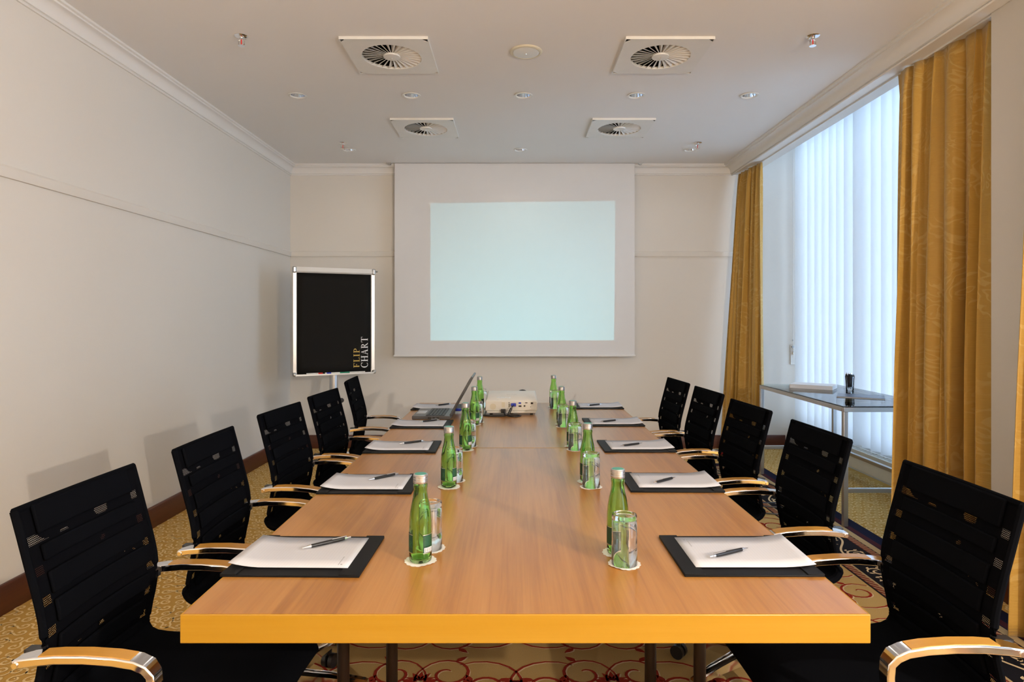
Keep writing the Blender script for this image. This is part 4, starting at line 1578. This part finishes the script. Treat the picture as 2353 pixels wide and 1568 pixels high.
# ------------------------------------------------------------------ radiator
def radiator(y0, y1, label):
    t = empty('radiator', (2.905, (y0 + y1) / 2, 0))
    tag(t, label, 'radiator', 'low white radiators under the windows')
    h = (y1 - y0) / 2
    MB().span((-.045, -h, .098), (-.030, h, .262)).build('front_panel', 'radiator_enamel', t, bevel=.004)
    MB().span((.030, -h, .098), (.045, h, .262)).build('rear_panel', 'radiator_enamel', t)
    for s in (-1, 1):
        MB().span((-.030, s * h - (.008 if s > 0 else 0), .098), (.030, s * h + (0 if s > 0 else .008), .262)).build('end_panel', 'radiator_enamel', t)
    n = int(h * 2 / .05)
    bar = None
    for k in range(n):
        if bar is None:
            bar = MB().span((-.030, -.004, .250), (.030, .004, .262)).build('grille_bar', 'radiator_enamel', t)
            o = bar
        else:
            o = bar.copy()
            COL.objects.link(o)
            o.parent = t
        o.location = (0, -h + .03 + k * .05, 0)
    for y in (-h + .3, h - .3):
        MB().span((-.02, y - .015, 0), (.02, y + .015, .10)).build('support', 'radiator_enamel', t)
    return t
ra = radiator(3.25, 6.40, 'low white radiator under the blind behind the glass table')
MB().cyl((-.02, 1.575, .235), (-.02, 1.66, .235), .022, 16).build('thermostat_valve', 'white_plastic', ra)
MB().cyl((-.02, 1.62, .235), (-.02, 1.62, 0), .009, 10).build('pipe', 'radiator_enamel', ra)

# ------------------------------------------------------------------ glass side table
GX0, GX1, GY0, GY1, GZ = 2.132, 2.79, 4.09, 5.50, .785
gt = empty('glass_table', ((GX0 + GX1) / 2, (GY0 + GY1) / 2, 0))
tag(gt, 'glass-topped side table with a square steel tube frame by the window', 'table')
gx, gy, b = (GX1 - GX0) / 2, (GY1 - GY0) / 2, .030
for sx in (-1, 1):
    for sy in (-1, 1):
        MB().span((sx * gx, sy * gy, FL if sx < 0 else 0), (sx * (gx - b), sy * (gy - b), GZ - .030)).build('leg', 'steel', gt, bevel=.002)
for sy in (-1, 1):
    MB().span((-gx, sy * gy, GZ - .030), (gx, sy * (gy - b), GZ - .001)).build('top_rail', 'steel', gt, bevel=.002)
    MB().span((-gx + b, sy * gy, .230), (gx - b, sy * (gy - b), .258)).build('stretcher', 'steel', gt, bevel=.002)
for sx in (-1, 1):
    MB().span((sx * gx, -gy + b, GZ - .030), (sx * (gx - b), gy - b, GZ - .001)).build('top_rail', 'steel', gt, bevel=.002)
MB().span((gx - b, -gy + b, .230), (gx, gy - b, .258)).build('stretcher', 'steel', gt, bevel=.002)
MB().span((-gx + .002, -gy + .002, GZ - .001), (gx - .002, gy - .002, GZ + .007)).build('glass_top', 'table_glass', gt)
GT = GZ + .007

st = MB()
o = empty('paper_stack', (2.455, 5.19, GT), R(-36))
tag(o, 'thick ream of white paper on the glass side table', 'paper')
MB().span((-.16, -.105, 0), (.16, .105, .030)).build('sheets', 'white_paper', o)
MB().box((.001, .001, .0306), (.32, .21, .0012), R(.8)).build('top_sheet', 'white_paper', o)
o = empty('note_pad', (2.52, 4.60, GT), R(-29))
tag(o, 'dark blue covered writing pad lying on the glass side table', 'note pad')
MB().span((-.150, -.108, 0), (.150, .108, .005)).build('pages', 'white_paper', o)
MB().span((-.152, -.110, .005), (.152, .110, .0068)).build('cover', 'blue_cover', o)
sp_ = MB()
for k in range(22):
    sp_.tube([(-.135 + k * .0128, .110 + .005 * math.cos(a), .0065 + .005 * math.sin(a)) for a in [q * math.pi / 3 for q in range(6)]], .0008, 5, True)
tag(sp_.build('spiral_binding', 'steel', o), kind='stuff')

cup = empty('pen_tumbler', (2.665, 5.02, GT))
tag(cup, 'clear tumbler holding a bunch of black pens on the glass side table', 'tumbler')
pf = [(.026, .0), (.028, .002), (.031, .06), (.0345, .112), (.0335, .112), (.030, .06), (.0268, .010), (.0005, .009), (.0005, 0)]
MB().lathe(pf + [pf[0]], 28, caps=False).build('glass_wall', 'tumbler_glass', cup, smooth=60)
rnd = random.Random(11)
for k in range(12):
    a = 2 * math.pi * k / 12 + rnd.uniform(-.1, .1)
    rr = .019 if k % 3 else .008
    x0, y0 = rr * math.cos(a), rr * math.sin(a)
    x1, y1 = x0 * 1.45, y0 * 1.45
    zt = .125 + rnd.uniform(-.004, .006)
    p = empty('upright_pen', (2.665, 5.02, GT))
    tag(p, 'black ballpoint pen standing in the tumbler on the glass table', 'pen', 'pens standing in the tumbler')
    MB().cyl((x0, y0, .028), (x1, y1, zt), .0052, 8).build('barrel', 'black_plastic', p)
    MB().cyl((x0 * .97, y0 * .97, .0105), (x0, y0, .028), .0010, 8, .0046).build('tip', 'chrome', p)
    MB().cyl((x1, y1, zt), (x1 * 1.02, y1 * 1.02, zt + .009), .0028, 8).build('push_button', 'chrome', p)

# ------------------------------------------------------------------ cables on the floor
fcab = empty('floor_cable', (0, 0, 0))
tag(fcab, 'black power cable with a red plug running down to the carpet by the curtain', 'cable')
MB().tube(smooth_path([(2.02, 6.60, .45), (2.01, 6.52, .25), (2.00, 6.44, .08), (2.02, 6.36, .012), (2.05, 6.30, .008), (2.06, 6.26, .010)]), .006, 8).build('lead', 'black_plastic', fcab)
MB().cyl((2.05, 6.29, .016), (2.15, 6.24, .016), .015, 12).build('plug', 'red_plastic', fcab)
loop = MB()
z = RUG_T + .008
o = MB().tube(smooth_path([(1.30, 4.72, z), (1.55, 4.60, z), (1.80, 4.52, z), (1.98, 4.46, z), (1.90, 4.34, z), (1.74, 4.36, z), (1.64, 4.46, z), (1.76, 4.56, z + .012), (1.95, 4.62, z), (2.05, 4.75, z),
                           (2.10, 5.0, z), (2.0, 5.4, z)]), .005, 8).build('coiled_cable', 'black_plastic')
tag(o, 'thin black cable coiled on the rug between chairs and glass table', 'cable')
